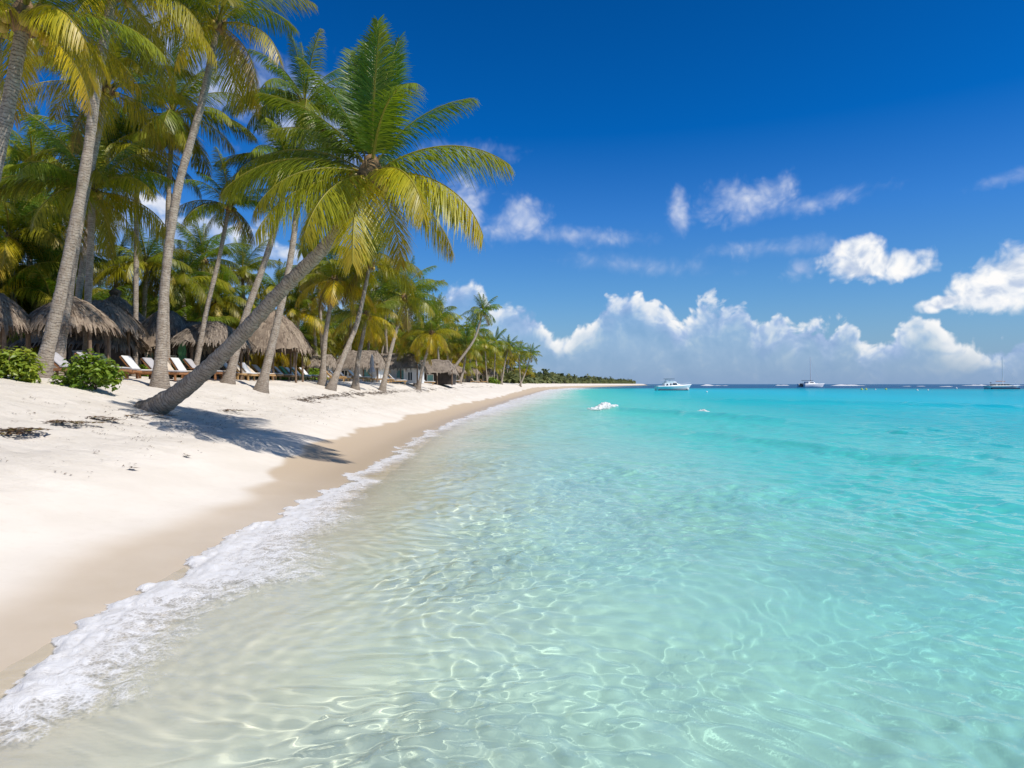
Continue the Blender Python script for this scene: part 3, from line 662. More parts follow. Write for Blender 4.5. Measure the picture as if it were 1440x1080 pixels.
# ------------------------------------------------------------------ tall palms over the beach huts
PALMS = [
  # label, base (px, Y), mids, crown (px, py, Y), frond length, r0, r1, n, yel
  ('tall palm at the left edge, its grey trunk cut off by the frame', (-64, 16), [(-40, 400), (-8, 240), (12, 150)], (34, 28, 16.6), 3.3, .25, .19, 22, .6),
  ('dark slender palm behind the trunk at the left frame edge', (-40, 21), [(-16, 300), (0, 170)], (-6, 40, 22), 3.2, .2, .15, 18, .4),
  ('tall palm with thick bent trunk rising behind the left green bush', (56, 21.5), [(84, 420), (118, 250), (138, 110)], (160, -14, 22.3), 4.0, .29, .17, 22, .6),
  ('dark trunked palm close behind the thick bent trunk by the bush', (80, 25), [(96, 420), (115, 300), (126, 250)], (150, 128, 26.5), 3.6, .24, .14, 22, .6),
  ('palm with a fat foot between the two trunks behind the bushes', (101, 31), [(110, 420), (122, 340)], (140, 225, 32), 3.8, .24, .15, 22, .5),
  ('straight palm with a broad low crown behind the right green bush', (122, 28), [(123, 440), (127, 360)], (130, 272, 28.5), 4.2, .23, .16, 27, .4),
  ('very straight thin palm with a dark crown beside the straw roofs', (190, 33), [(191, 420), (192, 330)], (192, 212, 33.5), 3.5, .2, .13, 24, .35),
  ('tall palm with smooth curved trunk behind the leaning palm foot', (224, 25.2), [(232, 400), (250, 268), (284, 145)], (306, 36, 26.4), 4.1, .30, .15, 25, .55),
  ('slim palm standing right behind the tall smooth curved trunk', (236, 32), [(234, 400), (237, 280)], (243, 163, 33), 3.9, .2, .13, 27, .3),
  ('thin short palm leaning right in front of the dark straw roof', (272, 33), [(290, 440), (309, 360)], (322, 292, 34), 3.0, .2, .12, 24, .25),
  ('bent palm whose trunk passes behind the middle of the leaning trunk', (320, 32.5), [(344, 450), (372, 370), (390, 310)], (404, 234, 34.5), 3.9, .29, .15, 27, .35),
  ('bent palm right of it, its foot in front of the round straw roof', (366, 32.5), [(388, 462), (405, 385), (417, 300)], (428, 150, 34.5), 4.0, .30, .15, 27, .2),
  ('upright palm with hanging yellow fronds right of the round straw roof', (453, 44), [(457, 480), (463, 440)], (470, 396, 45), 3.5, .29, .16, 25, .85),
  ('large palm with an S-shaped trunk and wide foot near the beach edge', (464, 42.5), [(484, 500), (503, 452)], (520, 374, 45.5), 4.1, .30, .15, 27, .5),
  ('short palm with a fat foot next to the S-shaped trunk', (499, 48), [(504, 505), (510, 475)], (515, 445, 49), 3.2, .30, .15, 23, .5),
  ('slender palm sweeping up to a full crown at the edge of the grove', (537, 53), [(549, 497), (559, 460)], (568, 420, 56), 4.1, .28, .15, 27, .3),
  ('small palm of the pair with crossed yellow fronds', (588, 66), [(595, 515), (601, 495)], (607, 470, 67), 3.4, .25, .15, 24, .8),
  ('second palm of the pair, darker and bent the other way', (584, 69), [(588, 512)], (590, 486, 70), 3.4, .25, .15, 22, .55),
  ('lone palm leaning far out above the grove against the clouds', (621, 104), [(650, 503), (668, 476)], (679, 440, 107), 3.5, .36, .19, 26, .15),
  ('low dark palm foot and bent trunk left of the far leaning palm', (646, 110), [(652, 520)], (656, 490, 111), 3.8, .34, .18, 23, .4),
  ('slanting palm with a tidy round crown in the far row', (705, 170), [(710, 512)], (715, 490, 172), 4.2, .34, .18, 24, .2),
  ('outermost palm of the far row, leaning right by the water', (731, 210), [(740, 522)], (746, 500, 213), 4.4, .36, .2, 24, .2),
]
for i, (lab, b_, mids, cr, L, r0, r1, nf, yel) in enumerate(PALMS):
    palm(lab, pp(b_, mids, cr), L*1.0, r0*.69, r1*.78, 60+i, nf-2, flare=2.2, yel=yel, lib=SHARED if cr[2] < 90 else FAR)
GROVE_LEAD = [ # crowns that stand out of the grove: label, crown px, py, distance, frond length, yellow
  ('palm with a neat round crown showing through behind the thin leaning palm', 286, 368, 50, 3.7, .3), ('palm crown between the two bent trunks, behind the leaning trunk', 341, 384, 54, 3.6, .35),
  ('low palm crown just left of the smooth curved trunk', 206, 372, 44, 3.6, .5), ('small palm crown right of the upper leaning trunk', 392, 412, 60, 3.5, .4),
  ('palm crown above the round straw pavilion', 420, 442, 58, 3.4, .7), ('yellowing palm crown at the left edge above the straw fringe hut', 14, 338, 33, 3.9, .8),
  ('dense palm crown between the left edge and the thick bent trunk', 58, 318, 38, 4.0, .45), ('golden drooping palm crown above the shaggy hut', 66, 388, 34, 3.4, .95),
  ('palm crown above the pointed straw roof', 164, 384, 45, 3.4, .6), ('dark palm crown right of the smooth curved trunk', 256, 396, 46, 3.4, .4),
  ('palm crown high in the grove between the left edge trunk and the thick bent trunk', 46, 236, 40, 4.0, .35), ('leafy palm crown at the left edge below the cut off trunk', -4, 286, 36, 4.0, .5), ('palm crown just left of the broad low crown behind the bushes', 84, 276, 42, 3.8, .3),
  ('palm crown in the gap between the upright palm and the S-shaped trunk', 448, 384, 58, 3.8, .4), ('palm crown behind the full crown of the S-shaped palm', 496, 402, 66, 4.0, .3), ('palm crown between the S-shaped palm and the sweeping slender palm', 540, 408, 72, 4.0, .4),
  ('palm crown right behind the sweeping slender palm', 590, 428, 84, 4.1, .3), ('palm crown above the pair of small crossed palms', 614, 446, 98, 4.2, .45), ('low palm crown over the white gable wall', 520, 462, 74, 3.6, .7), ('yellow green palm crown over the far thatched cottages', 574, 468, 86, 3.8, .75), ('palm crown low between the far cottages and the far leaning palm', 636, 488, 112, 4.0, .6), ('tall palm crown over the tiny thatched shelters', 668, 466, 140, 4.4, .3), ('rounded palm crown in the far row, left of the slanting palm', 697, 482, 165, 4.4, .35), ('small palm crown in the far row, right of the slanting palm', 730, 496, 200, 4.4, .3),
  ('palm crown low over the dark drooping straw roof', 306, 424, 50, 3.3, .6), ('palm crown above the cottages, left of the S-shaped trunk', 440, 420, 66, 3.6, .6),
  ('palm crown peeping out above the short fat-footed palm', 545, 436, 76, 3.8, .35), ('dark palm crown left of the far leaning palm', 628, 470, 120, 4.2, .25), ('dark round palm crown behind the far leaning trunk', 655, 478, 130, 4.2, .2), ('full palm crown right of the far leaning trunk', 682, 486, 150, 4.4, .4)]
for i, (lab, px, py, Y, L, yl) in enumerate(GROVE_LEAD):
    X = xat(px, Y); z0 = gz(X, Y); zc = zat(py, Y); s_ = (-1) ** i*.5
    palm(lab, [(X-s_, Y, z0), (X-s_*.4, Y, z0+(zc-z0)*.5), (X, Y, zc)], L, .19, .12, 800+i, 24, yel=yl, lib=SHARED if Y < 70 else FAR, flare=1.9)
# ------------------------------------------------------------------ the grove behind
rg = np.random.default_rng(77); spots = []
def grove(n, y0, y1, l0, l1, tries=4000, gap=2.0, px_rng=(-140, 760)):
    k = 0
    for _ in range(tries):
        Y = y0+(y1-y0)*rg.uniform()**1.15; l = rg.uniform(l0, l1)+Y*.01; X = float(shore(Y))-l
        px = 720+X/Y*FPX
        if not px_rng[0] < px < px_rng[1]: continue
        if any((X-a)**2+(Y-b)**2 < gap**2 for a, b in spots): continue
        spots.append((X, Y)); k += 1
        if k >= n: break
# silhouette of the grove as the photograph has it: highest crown allowed at each column
CAPX = [-200, 0, 60, 100, 160, 220, 260, 330, 380, 430, 480, 540, 600, 650, 700, 740, 780]
CAPY = [290, 310, 345, 375, 395, 395, 400, 415, 428, 430, 425, 432, 450, 466, 482, 500, 505]
grove(135, 31, 78, 19.5, 40, gap=1.75); n_near = len(spots); grove(95, 75, 240, 13, 40, gap=2.8, px_rng=(300, 745)); grove(60, 120, 300, 12, 24, gap=3.0, px_rng=(570, 752))
for i, (X, Y) in enumerate(spots):
    px = 720+X/Y*FPX; cap = zat(np.interp(px, CAPX, CAPY), Y)-3.0; z0 = gz(X, Y)
    H = min(max((rg.uniform(.12, 1.0)**.75 if i < n_near else rg.uniform(.45, 1.05))*(cap-z0), 1.2), 15); lean = rg.normal(0, .9, 2)
    path = [(X, Y, z0), (X+lean[0]*.25, Y+lean[1]*.25, z0+H*.5), (X+lean[0]+.3, Y+lean[1], z0+H)]
    near = i < n_near
    palm('palm packed in the dense grove behind the straw roofs' if near else 'small distant palm in the grove along the far beach', path, rg.uniform(3.6, 4.6), .17, .12, 400+i, 22, seqk=1, nuts=near,
         group='palms in the grove behind the huts' if near else 'palms of the far grove', lib=SHARED if Y < 58 else FAR, yel=float(rg.uniform(.25, .95)))
# ------------------------------------------------------------------ shrubs
def bush_mesh(n, leaf, seed, rx=1., ry=1., rz=.7):
    rg = np.random.default_rng(seed); V = []; F = []; A = []; T = []; off = 0
    cl = rg.normal(0, 1, (16, 3)); cl /= np.linalg.norm(cl, axis=1)[:, None]; cl *= rg.uniform(.35, .8, (16, 1)); cl[:, 2] = np.abs(cl[:, 2])*.9+.12
    for i in range(n):
        c = cl[rg.integers(16)]; d = rg.normal(0, 1, 3); d /= np.linalg.norm(d); p = (c+d*rg.uniform(.12, .34))*np.array([rx, ry, rz]); p[2] = max(p[2], .02)
        up = d*.6+np.array([rg.normal(0, .3), rg.normal(0, .3), .7]); up /= np.linalg.norm(up)
        a = np.cross(up, rg.normal(0, 1, 3)); a /= np.linalg.norm(a); b = np.cross(up, a); s = leaf*rg.uniform(.6, 1.3)
        v = [p-a*s*.15, p+a*s*.35+b*s*.32+up*s*.06, p+a*s*1.0-up*s*.16, p+a*s*.35-b*s*.32+up*s*.06]
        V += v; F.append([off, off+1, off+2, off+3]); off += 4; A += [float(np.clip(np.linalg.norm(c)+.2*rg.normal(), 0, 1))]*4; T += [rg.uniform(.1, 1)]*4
    me = mesh_from('foliage', V, np.array(F), False); fattr(me, 'along', A); fattr(me, 'tone', T); me.materials.append(BUSHL); return me
def stems_mesh(seed, rx, ry, rz):
    rg = np.random.default_rng(seed); mb = MB()
    for i in range(9):
        a = rg.uniform(0, 6.28); q = rg.uniform(.2, .75)
        mb.tube([(math.cos(a)*.05, math.sin(a)*.05, -.1), (math.cos(a)*rx*q*.5, math.sin(a)*ry*q*.5, rz*.35), (math.cos(a)*rx*q, math.sin(a)*ry*q, rz*rg.uniform(.6, 1))], [.022, .015, .006], 5)
    return mb.mesh('stems', True)
TWIG = simple('twig', (.16, .10, .06), .9, .4, 6)
def bush(label, x, y, rx, ry, rz, n, leaf, seed, yel=.2, tone=.5, group=None, me=None, cat='bush'):
    root = tag(empty('leafy_bush', (x, y, gz(x, y)-.05)), label, cat, group)
    o = link('foliage', me or bush_mesh(n, leaf, seed, rx, ry, rz), None, root); o.color = (yel, tone, 0, 1)
    if me is not None: o.scale = (rx, ry, rz/.7); o.rotation_euler = (0, 0, seed)
    else: link('stems', stems_mesh(seed, rx*.9, ry*.9, rz*.9), TWIG, root)
    return root
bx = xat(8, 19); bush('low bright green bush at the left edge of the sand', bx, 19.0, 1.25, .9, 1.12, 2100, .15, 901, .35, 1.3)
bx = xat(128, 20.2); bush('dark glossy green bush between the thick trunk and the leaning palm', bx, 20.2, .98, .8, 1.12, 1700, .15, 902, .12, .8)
BM = [bush_mesh(420, .30, 910+i) for i in range(3)]
rg = np.random.default_rng(99)
for i in range(95):
    Y = 27+rg.uniform()**1.3*150; l = rg.uniform(22, 44)+Y*.03; X = float(shore(Y))-l; s = rg.uniform(1.3, 2.3)
    bush('tangled shrub filling the dark undergrowth behind the huts', X, Y, s*1.2, s, s*rg.uniform(.8, 1.4), 0, 0, 920+i, float(rg.uniform(0, .4)), float(rg.uniform(-.8, .1)), 'undergrowth shrubs behind the huts', BM[i % 3], 'shrub')  # low tones put the shade of the grove's gaps into the leaves
for i, (px, Y, s, lab) in enumerate(((198, 33.5, .8, 'light green plant by the teal door under the straw roof'), (250, 35, .9, 'green plant behind the loungers under the dark straw roof'), (372, 46, 1.0, 'hedge plant beneath the big round straw roof'),
        (386, 47.5, 1.0, 'hedge plant right of the posts of the round roof'), (404, 50, .9, 'leafy plant behind the white loungers'), (440, 54, 1.1, 'bright green bush at the right end of the lounger row'), (497, 66, .9, 'small green bush before the white hut'), (548, 74, .9, 'small green plant beside the far hut door'), (692, 165, 1.8, 'yellow green bush at the foot of the far palms'))):
    bush(lab, xat(px, Y), Y, s, s, s*.9, 0, 0, 990+i, .15, .9, None, BM[i % 3])
# ------------------------------------------------------------------ materials for the built things
def thatch_material(name, dark, light):
    m, nt = new_mat(name); t = NT(nt); u = t.attr('len'); v = t.attr('tone'); o = t.obj()
    n = t.noise(o, 5, 5, .65); n2 = t.noise(t.scale(o, (9, 9, 1.6)), 5, 3, .6)
    c = t.mix(t.sst(t.math('ADD', t.math('MULTIPLY', v, .5), t.math('MULTIPLY', n2, .6)), .2, .9), dark, light)
    c = t.mix(t.math('MULTIPLY', t.sst(n, .5, .7), .4), c, (.12, .09, .065))
    b = t.n('ShaderNodeBsdfPrincipled', ins={'Base Color': c, 'Roughness': .9, 'Specular IOR Level': .15, 'Normal': t.bump(n2, .8, .03)})
    t.out(t.n('ShaderNodeMixShader', ins={0: .12, 1: b, 2: t.n('ShaderNodeBsdfTranslucent', ins={'Color': c})})); return m
THATCH = thatch_material('thatch', (.165, .12, .088), (.43, .34, .25))
THATCH2 = thatch_material('thatch_grey', (.15, .12, .095), (.38, .315, .25))
WOODP = simple('post_wood', (.20, .13, .08), .8, .4, 6, .3)
WHITE = simple('white_plaster', (.78, .76, .72), .8, .08, 3)
TEAL = simple('teal_paint', (.16, .36, .34), .6, .2, 4)
DOORW = simple('dark_door_wood', (.11, .045, .025), .6, .4, 5)
SHADEW = simple('shade_dark_wall', (.045, .035, .028), .9, .3, 3)  # interior shade under the thatch, put into the wall colour
GLASS = simple('window_glass', (.02, .03, .035), .08, .2, 2, 0, .8)
CLOTHW = simple('white_cloth', (.68, .66, .63), .85, .08, 5, .1)
CLOTHG = simple('grey_cloth', (.42, .40, .40), .85, .1, 5, .1)
CLOTHB = simple('beige_cloth', (.60, .50, .38), .85, .1, 5, .1)
CLOTHT = simple('green_cloth', (.10, .28, .12), .85, .15, 5, .1)
TEAK = simple('teak', (.34, .15, .055), .6, .3, 7, .2)
TEAKL = simple('light_teak', (.50, .30, .12), .6, .3, 7, .2)
def strands(rows, seed):
    """rows: (list of (anchor, outward dir)) -> drooping straw strips hanging over the roof edge and courses"""
    rg = np.random.default_rng(seed); V = []; F = []; A = []; T = []; off = 0
    for (p, d, L, w) in rows:
        p = np.array(p); d = np.array(d); s = np.cross(d, [0, 0, 1.0]); s /= np.linalg.norm(s)+1e-9
        s = s+rg.normal(0, .12, 3); k = rg.uniform(.6, 1.15); q1 = p+d*L*.5*k; q2 = p+d*L*k*.92+np.array([0, 0, -L*.28*rg.uniform(.2, 1.2)])
        V += [p-s*w, p+s*w, q1+s*w*.9, q1-s*w*.9, q2+s*w*.35, q2-s*w*.35]
        F += [[off, off+1, off+2, off+3], [off+3, off+2, off+4, off+5]]; off += 6; tn = rg.uniform(0, 1); A += [0, 0, .5, .5, 1, 1]; T += [tn]*6
    return V, F, A, T
def roof_mesh(rx, ry, h, seed, ridge=0., belly=.12, fringe=.5, courses=7, dens=1.0, lod=1.0):
    """thatched roof: an ellipse (ridge 0) or a hipped shape with a ridge along X; eave at z=0"""
    rg = np.random.default_rng(seed); n = 48; V = []; F = []; A = []; T = []
    def pt(a, u):                       # u: 0 apex/ridge .. 1 eave
        ca, sa = math.cos(a), math.sin(a)
        ex = 1/max(1e-6, (abs(ca)**3.+abs(sa)**3.)**(1/3.)) if ridge else 1.0
        x = ca*ex*(rx-ridge)*u+ridge*np.clip(ca*1.6, -1, 1); y = sa*ex*ry*u
        z = h*(1-u)+belly*h*math.sin(math.pi*u)*1.3-.06*h*u**6
        return np.array([x, y, z])
    m = 9
    for j in range(m):
        for k in range(n):
            a = 2*math.pi*k/n; p = pt(a, j/(m-1)); p = p+np.array([0, 0, .04*rg.normal()]); V.append(p); A.append(j/(m-1)); T.append(rg.uniform(.2, .8))
    for j in range(m-1):
        for k in range(n): F.append([j*n+k, j*n+(k+1) % n, (j+1)*n+(k+1) % n, (j+1)*n+k])
    off = len(V); rows = []
    for c in range(courses):
        u = (c+.35)/courses*.98; cnt = int((50+220*u)*dens*max(1, (rx+ry)/5))
        last = c == courses-1
        for i in range(cnt):
            a = rg.uniform(0, 2*math.pi); uu = min(1., u+rg.uniform(0, .13)); p = pt(a, uu); q = pt(a, min(1.0, uu+.05)) if uu < .95 else p+(p-pt(a, uu-.05))
            d = q-p; d = d/(np.linalg.norm(d)+1e-9); rows.append((p+np.array([0, 0, .03]), d+rg.normal(0, .07, 3), fringe*(rg.uniform(.6, 1.15) if not last else rg.uniform(.7, 1.25)), .020*lod))
    v2, f2, a2, t2 = strands(rows, seed+1)
    V = V+v2; F = F+[[i+off for i in f] for f in f2]; A += a2; T += t2
    me = mesh_from('thatch_roof', V, np.array(F), False); fattr(me, 'len', A); fattr(me, 'tone', T); return me
def palapa(label, px, Y, wpx, apex, eave, seed, ratio=1., ridge=0., mat=THATCH, posts=6, cat='thatched hut', name='thatched_hut', belly=.12, rz=0., cap=False, floor=None):
    X = xat(px, Y); z0 = gz(X, Y) if floor is None else floor; ze = zat(eave, Y); za = zat(apex, Y); rx = wpx/2/FPX*Y
    root = tag(empty(name, (X, Y, z0), rz), label, cat)
    rf = link('roof', roof_mesh(rx, rx*ratio, za-ze, seed, ridge*rx, belly, fringe=.34+.02*rx, dens=1.3 if Y < 60 else .7, lod=1+Y/45), mat, root); rf.location = (0, 0, ze-z0)
    if cap:
        c = MB(); c.tube([(-.25, 0, 0), (0, 0, .12), (.25, 0, 0)], [.16, .2, .16], 8); c.build('ridge_cap', mat, rf).location = (0, 0, za-ze)
    for k in range(posts):
        a = 2*math.pi*(k+.5)/posts; b = MB(); r = .78
        b.tube([(math.cos(a)*rx*r, math.sin(a)*rx*ratio*r, -.2), (math.cos(a)*rx*r*.98, math.sin(a)*rx*ratio*r*.98, ze-z0+.25)], [.075, .06], 8); b.build('post', WOODP, root)
    return root, rx, ze-z0, za-ze
P1 = palapa('thatched hut cut by the left frame edge, its straw fringe lit', -12, 25, 112, 409, 458, 1, .9, 0, posts=5, belly=.12)
P2 = palapa('shaggy thatched hut behind the thick bent trunk', 98, 26.5, 126, 418, 460, 2, .9, 0, posts=6, belly=.10)
P3 = palapa('thatched hut with sloping roof behind the fat-footed palm', 135, 31, 112, 424, 461, 3, .9, .25, mat=THATCH2, posts=4)
P4 = palapa('tall pointed thatched roof rising behind the others', 162, 37, 74, 414, 446, 4, .9, .0, mat=THATCH2, posts=4, belly=.02, cap=True)
P6 = palapa('thatched hut half hidden by the smooth curved trunk', 234, 36, 70, 438, 470, 6, .9, .2, mat=THATCH2, posts=4)
P7 = palapa('dark drooping thatched hut where the leaning trunk starts to rise', 298, 35, 104, 453, 483, 7, .9, .1, mat=THATCH2, posts=5, belly=.10)
P8 = palapa('big round thatched pavilion with open sides and wooden posts', 380, 43, 114, 438, 491, 8, .9, .18, posts=8, belly=.07)
# straight-walled buildings with thatched roofs
def cottage(label, px, Y, wpx, apex, eave, seed, depth=4., wall=None, ridge=.55, mat=THATCH2, openings=(), cat='beach cottage'):
    X = xat(px, Y); z0 = gz(X, Y)-.1; ze = zat(eave, Y); za = zat(apex, Y); rx = wpx/2/FPX*Y; ry = depth/2+.5
    root = tag(empty('beach_cottage', (X, Y+ry, z0)), label, cat)
    rf = link('roof', roof_mesh(rx, ry, za-ze, seed, ridge*rx, .1, fringe=.5, dens=1.0 if Y < 50 else .6, lod=1+Y/45), mat, root); rf.location = (0, 0, ze-z0)
    w = MB(); w.box((0, .1, (ze-z0+.35)/2), (rx*2-.9, depth-.5, ze-z0+.35)); wl_ = w.build('wall', wall or SHADEW, root); yf = -(depth-.5)/2+.1
    for kind, ox, ow, oh, oz, mt in openings:          # door / window: frame and pane or leaf, standing proud of the wall
        f = MB(); ww = .07
        for sx in (-1, 1): f.box((ox+sx*(ow/2+ww/2), yf-.03, oz+oh/2), (ww, .12, oh))
        f.box((ox, yf-.03, oz+oh+ww/2), (ow+2*ww, .12, ww))
        if kind == 'window': f.box((ox, yf-.035, oz+oh/2), (.05, .1, oh)); f.box((ox, yf-.03, oz-ww/2), (ow+2*ww, .14, ww))
        fr_ = f.build('frame', WHITE if mt in (GLASS, TEAL) else DOORW, wl_)
        g = MB(); g.box((ox, yf-.012, oz+oh/2), (ow, .05, oh)); g.build('pane' if kind == 'window' else 'door', mt, wl_)
    for sx in (-1, -.33, .33, 1):
        b = MB(); b.tube([(sx*(rx-.5), -ry+.45, -.1), (sx*(rx-.5), -ry+.45, ze-z0+.3)], [.08, .07], 8); b.build('post', WOODP, root)
    return root
cottage('long low thatched building with brown and teal doors', 190, 34, 158, 446, 488, 11, 4.5, SHADEW, .7, THATCH, (('door', -1.1, .95, 1.25, .12, DOORW), ('door', .35, .45, 1.2, .12, TEAL), ('window', 1.3, .6, .7, .45, GLASS)))
cottage('thatched lean-to beneath the pointed roof with dark inside', 262, 39, 100, 470, 497, 12, 4, SHADEW, .7, THATCH2, (('door', -.3, .8, 1.3, .12, DOORW), ('window', 1.0, .5, .6, .5, TEAL)))
cottage('beach bar with shade-darkened front under the shaggy thatched hut', 70, 30, 150, 455, 482, 13, 3.6, SHADEW, .7, THATCH, (('door', -.9, .9, 1.3, .1, DOORW), ('window', .9, .9, .7, .5, GLASS)))
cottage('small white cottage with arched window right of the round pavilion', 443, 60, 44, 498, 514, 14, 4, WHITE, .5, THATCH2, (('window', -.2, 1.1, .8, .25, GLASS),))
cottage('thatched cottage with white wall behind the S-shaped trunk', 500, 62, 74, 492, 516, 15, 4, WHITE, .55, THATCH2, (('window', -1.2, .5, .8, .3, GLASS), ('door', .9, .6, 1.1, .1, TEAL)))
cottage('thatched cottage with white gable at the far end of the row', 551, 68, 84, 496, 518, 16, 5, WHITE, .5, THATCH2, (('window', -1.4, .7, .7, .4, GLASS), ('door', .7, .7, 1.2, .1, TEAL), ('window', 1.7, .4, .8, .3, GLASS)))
cottage('low dark thatched cottage in shade at the far end', 604, 84, 74, 506, 524, 17, 5, SHADEW, .6, THATCH2, (('door', 0, .7, 1.1, .1, TEAL), ('window', -1.4, .5, .7, .3, GLASS)))
for i, (px, Y, w_, a_, e_, lab) in enumerate(((636, 120, 40, 512, 524, 'tiny thatched shelter left of the far leaning palm foot'), (664, 150, 26, 517, 526, 'tiny thatched shelter among the far trunks'), (688, 175, 22, 519, 527, 'farthest tiny thatched shelter near the water'))):
    palapa(lab, px, Y, w_, a_, e_, 21+i, .9, .0, posts=4, cat='beach shelter', name='beach_shelter')
# white gable of the far cottage
g = MB(); Yg = 67.0; Xg = xat(521, Yg); zg = gz(Xg, Yg)
g.add([(Xg-.75, Yg, zg), (Xg+.75, Yg, zg), (Xg+.75, Yg, zg+2.0), (Xg, Yg, zg+2.7), (Xg-.75, Yg, zg+2.0), (Xg-.75, Yg+.3, zg), (Xg+.75, Yg+.3, zg), (Xg+.75, Yg+.3, zg+2.0), (Xg, Yg+.3, zg+2.7), (Xg-.75, Yg+.3, zg+2.0)],
      [(4, 3, 2, 1, 0), (5, 6, 7, 8, 9), (0, 1, 6, 5), (1, 2, 7, 6), (2, 3, 8, 7), (3, 4, 9, 8), (4, 0, 5, 9)])
gr = tag(g.build('gable_wall', WHITE), 'white pointed gable wall with dark doorway between two thatched cottages', 'gable wall')
g = MB(); g.box((Xg, Yg-.02, zg+.85), (.8, .06, 1.7)); g.build('door', SHADEW, gr)  # dark slab painted as the shade inside the doorway

# ------------------------------------------------------------------ sun loungers, heads inland and feet to the sea
def lounger_parts():
    """local: feet towards +X, length 2 m, seat at .36 m"""
    P = {}
    f = MB()
    for y in (-.32, .32): f.box((0, y, .30), (1.96, .06, .09))
    for x in (-.95, -.2, .35, .95): f.box((x, 0, .30), (.06, .58, .08))
    P['frame'] = f.mesh('frame')
    L = []
    for x in (-.82, .78):
        for y in (-.33, .33): b = MB(); b.box((x, y, .13), (.075, .07, .262), None, 1.0); L.append(b.mesh('leg'))
    P['legs'] = L
    def pad(x0, x1, w, th):
        n = 9; m = 7; V = []; F = []
        for side in (0, 1):
            for i in range(n):
                for j in range(m):
                    u = i/(n-1); v = j/(m-1); ed = min(1, 6*min(u, 1-u, v, 1-v)+.35)
                    V.append((x0+(x1-x0)*u, (v-.5)*w, th*(.5+.5*ed) if side else th*(.5-.5*ed)))
        q = n*m
        for i in range(n-1):
            for j in range(m-1):
                a = i*m+j; F.append((q+a, q+a+m, q+a+m+1, q+a+1)); F.append((a, a+1, a+m+1, a+m))
        for i in range(n-1):
            for a, b in ((i*m, (i+1)*m), ((i+1)*m+m-1, i*m+m-1)): F.append((a, b, q+b, q+a))
        for j in range(m-1):
            for a, b in ((j+1, j), ((n-1)*m+j, (n-1)*m+j+1)): F.append((a, b, q+b, q+a))
        return V, F
    v, f_ = pad(-.28, .97, .62, .09); P['cushion'] = mesh_from('seat_cushion', [(a, b, c+.346) for a, b, c in v], f_, True)
    v, f_ = pad(0, .78, .62, .09); P['backpad'] = mesh_from('back_cushion', [(-a, b, c+.03) for a, b, c in v], [tuple(reversed(q)) for q in f_], True)
    b = MB(); b.box((-.39, 0, 0), (.80, .64, .045)); P['backboard'] = b.mesh('backrest')
    b = MB(); b.box((-.45, -.24, 0), (.05, .04, .04)); b.tube([(0, 0, 0), (0, 0, 1)], .02, 6); P['prop'] = None
    return P
LP = lounger_parts()
def lounger(label, X, Y, tilt, cloth, wood, group=None, rz=0., pad=True, back=None):
    root = tag(empty('sun_lounger', (X, Y, gz(X, Y)-.02), rz), label, 'sun lounger', group)
    def part(nm, me, mat, par=root):
        o = bpy.data.objects.new(nm, me)
        if not me.materials: me.materials.append(mat)
        COL.objects.link(o); o.parent = par; o.material_slots[0].link = 'OBJECT'; o.material_slots[0].material = mat; return o
    part('frame', LP['frame'], wood)
    for m_ in LP['legs']: part('leg', m_, wood)
    bb = part('backrest', LP['backboard'], wood); bb.location = (-.27, 0, .36); bb.rotation_euler = (0, R(tilt), 0)
    if pad:
        part('seat_cushion', LP['cushion'], cloth)
        part('back_cushion', LP['backpad'], back or cloth, bb)
    return root
LN = [ # px, Y, tilt, cloth, wood, label
 (102, 24.0, 40, CLOTHG, TEAK, 'lounger with pale backrest left of the thick bent trunk'),
 (82, 25.4, 12, CLOTHB, TEAKL, 'low flat lounger with pinkish pad by the two trunks'),
 (143, 25.6, 46, CLOTHG, TEAK, 'grey lounger half hidden by the dark green bush'),
 (160, 27.6, 52, CLOTHG, TEAK, 'grey cushioned lounger right of the dark green bush'),
 (200, 28.6, 50, CLOTHW, TEAK, 'white cushioned lounger left of the smooth curved trunk'),
 (247, 30.2, 52, CLOTHB, TEAK, 'beige lounger with steep backrest right of the smooth curved trunk'),
 (264, 31.6, 55, CLOTHW, TEAK, 'white lounger just left of the leaning trunk'),
 (300, 34.2, 14, CLOTHB, TEAKL, 'nearly flat beige lounger seen under the leaning trunk'),
 (229, 29.4, 47, CLOTHG, TEAK, 'grey lounger partly behind the smooth curved trunk'),
 (285, 32.8, 48, CLOTHG, TEAK, 'grey lounger cut across by the upper edge of the leaning trunk'),
 (334, 36.9, 44, CLOTHW, TEAKL, 'white lounger seen just left of the first bent trunk'),
 (356, 39.4, 52, CLOTHW, TEAKL, 'steep white lounger between the feet of the two bent trunks'),
 (318, 36.0, 40, CLOTHG, TEAKL, 'bare orange wooden lounger under the leaning trunk'),
 (348, 37.8, 48, CLOTHB, TEAKL, 'beige lounger between the two bent trunks'),
 (362, 40.6, 40, CLOTHB, TEAKL, 'brown wooden lounger behind the two bent trunks'),
 (374, 42.4, 44, CLOTHW, TEAKL, 'white lounger by the posts of the round pavilion'),
 (392, 44.0, 42, CLOTHW, TEAKL, 'white lounger right of the second bent trunk'),
 (402, 45.6, 46, CLOTHW, TEAKL, 'white lounger in front of the green backed one'),
 (409, 47.0, 50, CLOTHT, TEAKL, 'lounger with green backrest under the round pavilion edge'),
 (417, 48.4, 48, CLOTHW, TEAKL, 'white lounger beside the green backed one'),
 (426, 50.4, 46, CLOTHW, TEAKL, 'second last white lounger of the row, before the upright palm'),
 (436, 52.4, 48, CLOTHW, TEAKL, 'last white lounger of the row, before the upright palm'),
]
for px, Y, tl, cl, wd, lab in LN:
    lounger(lab, xat(px, Y), Y, tl, cl, wd, pad='bare' not in lab, rz=random.uniform(-.12, .06))
rg = np.random.default_rng(5)
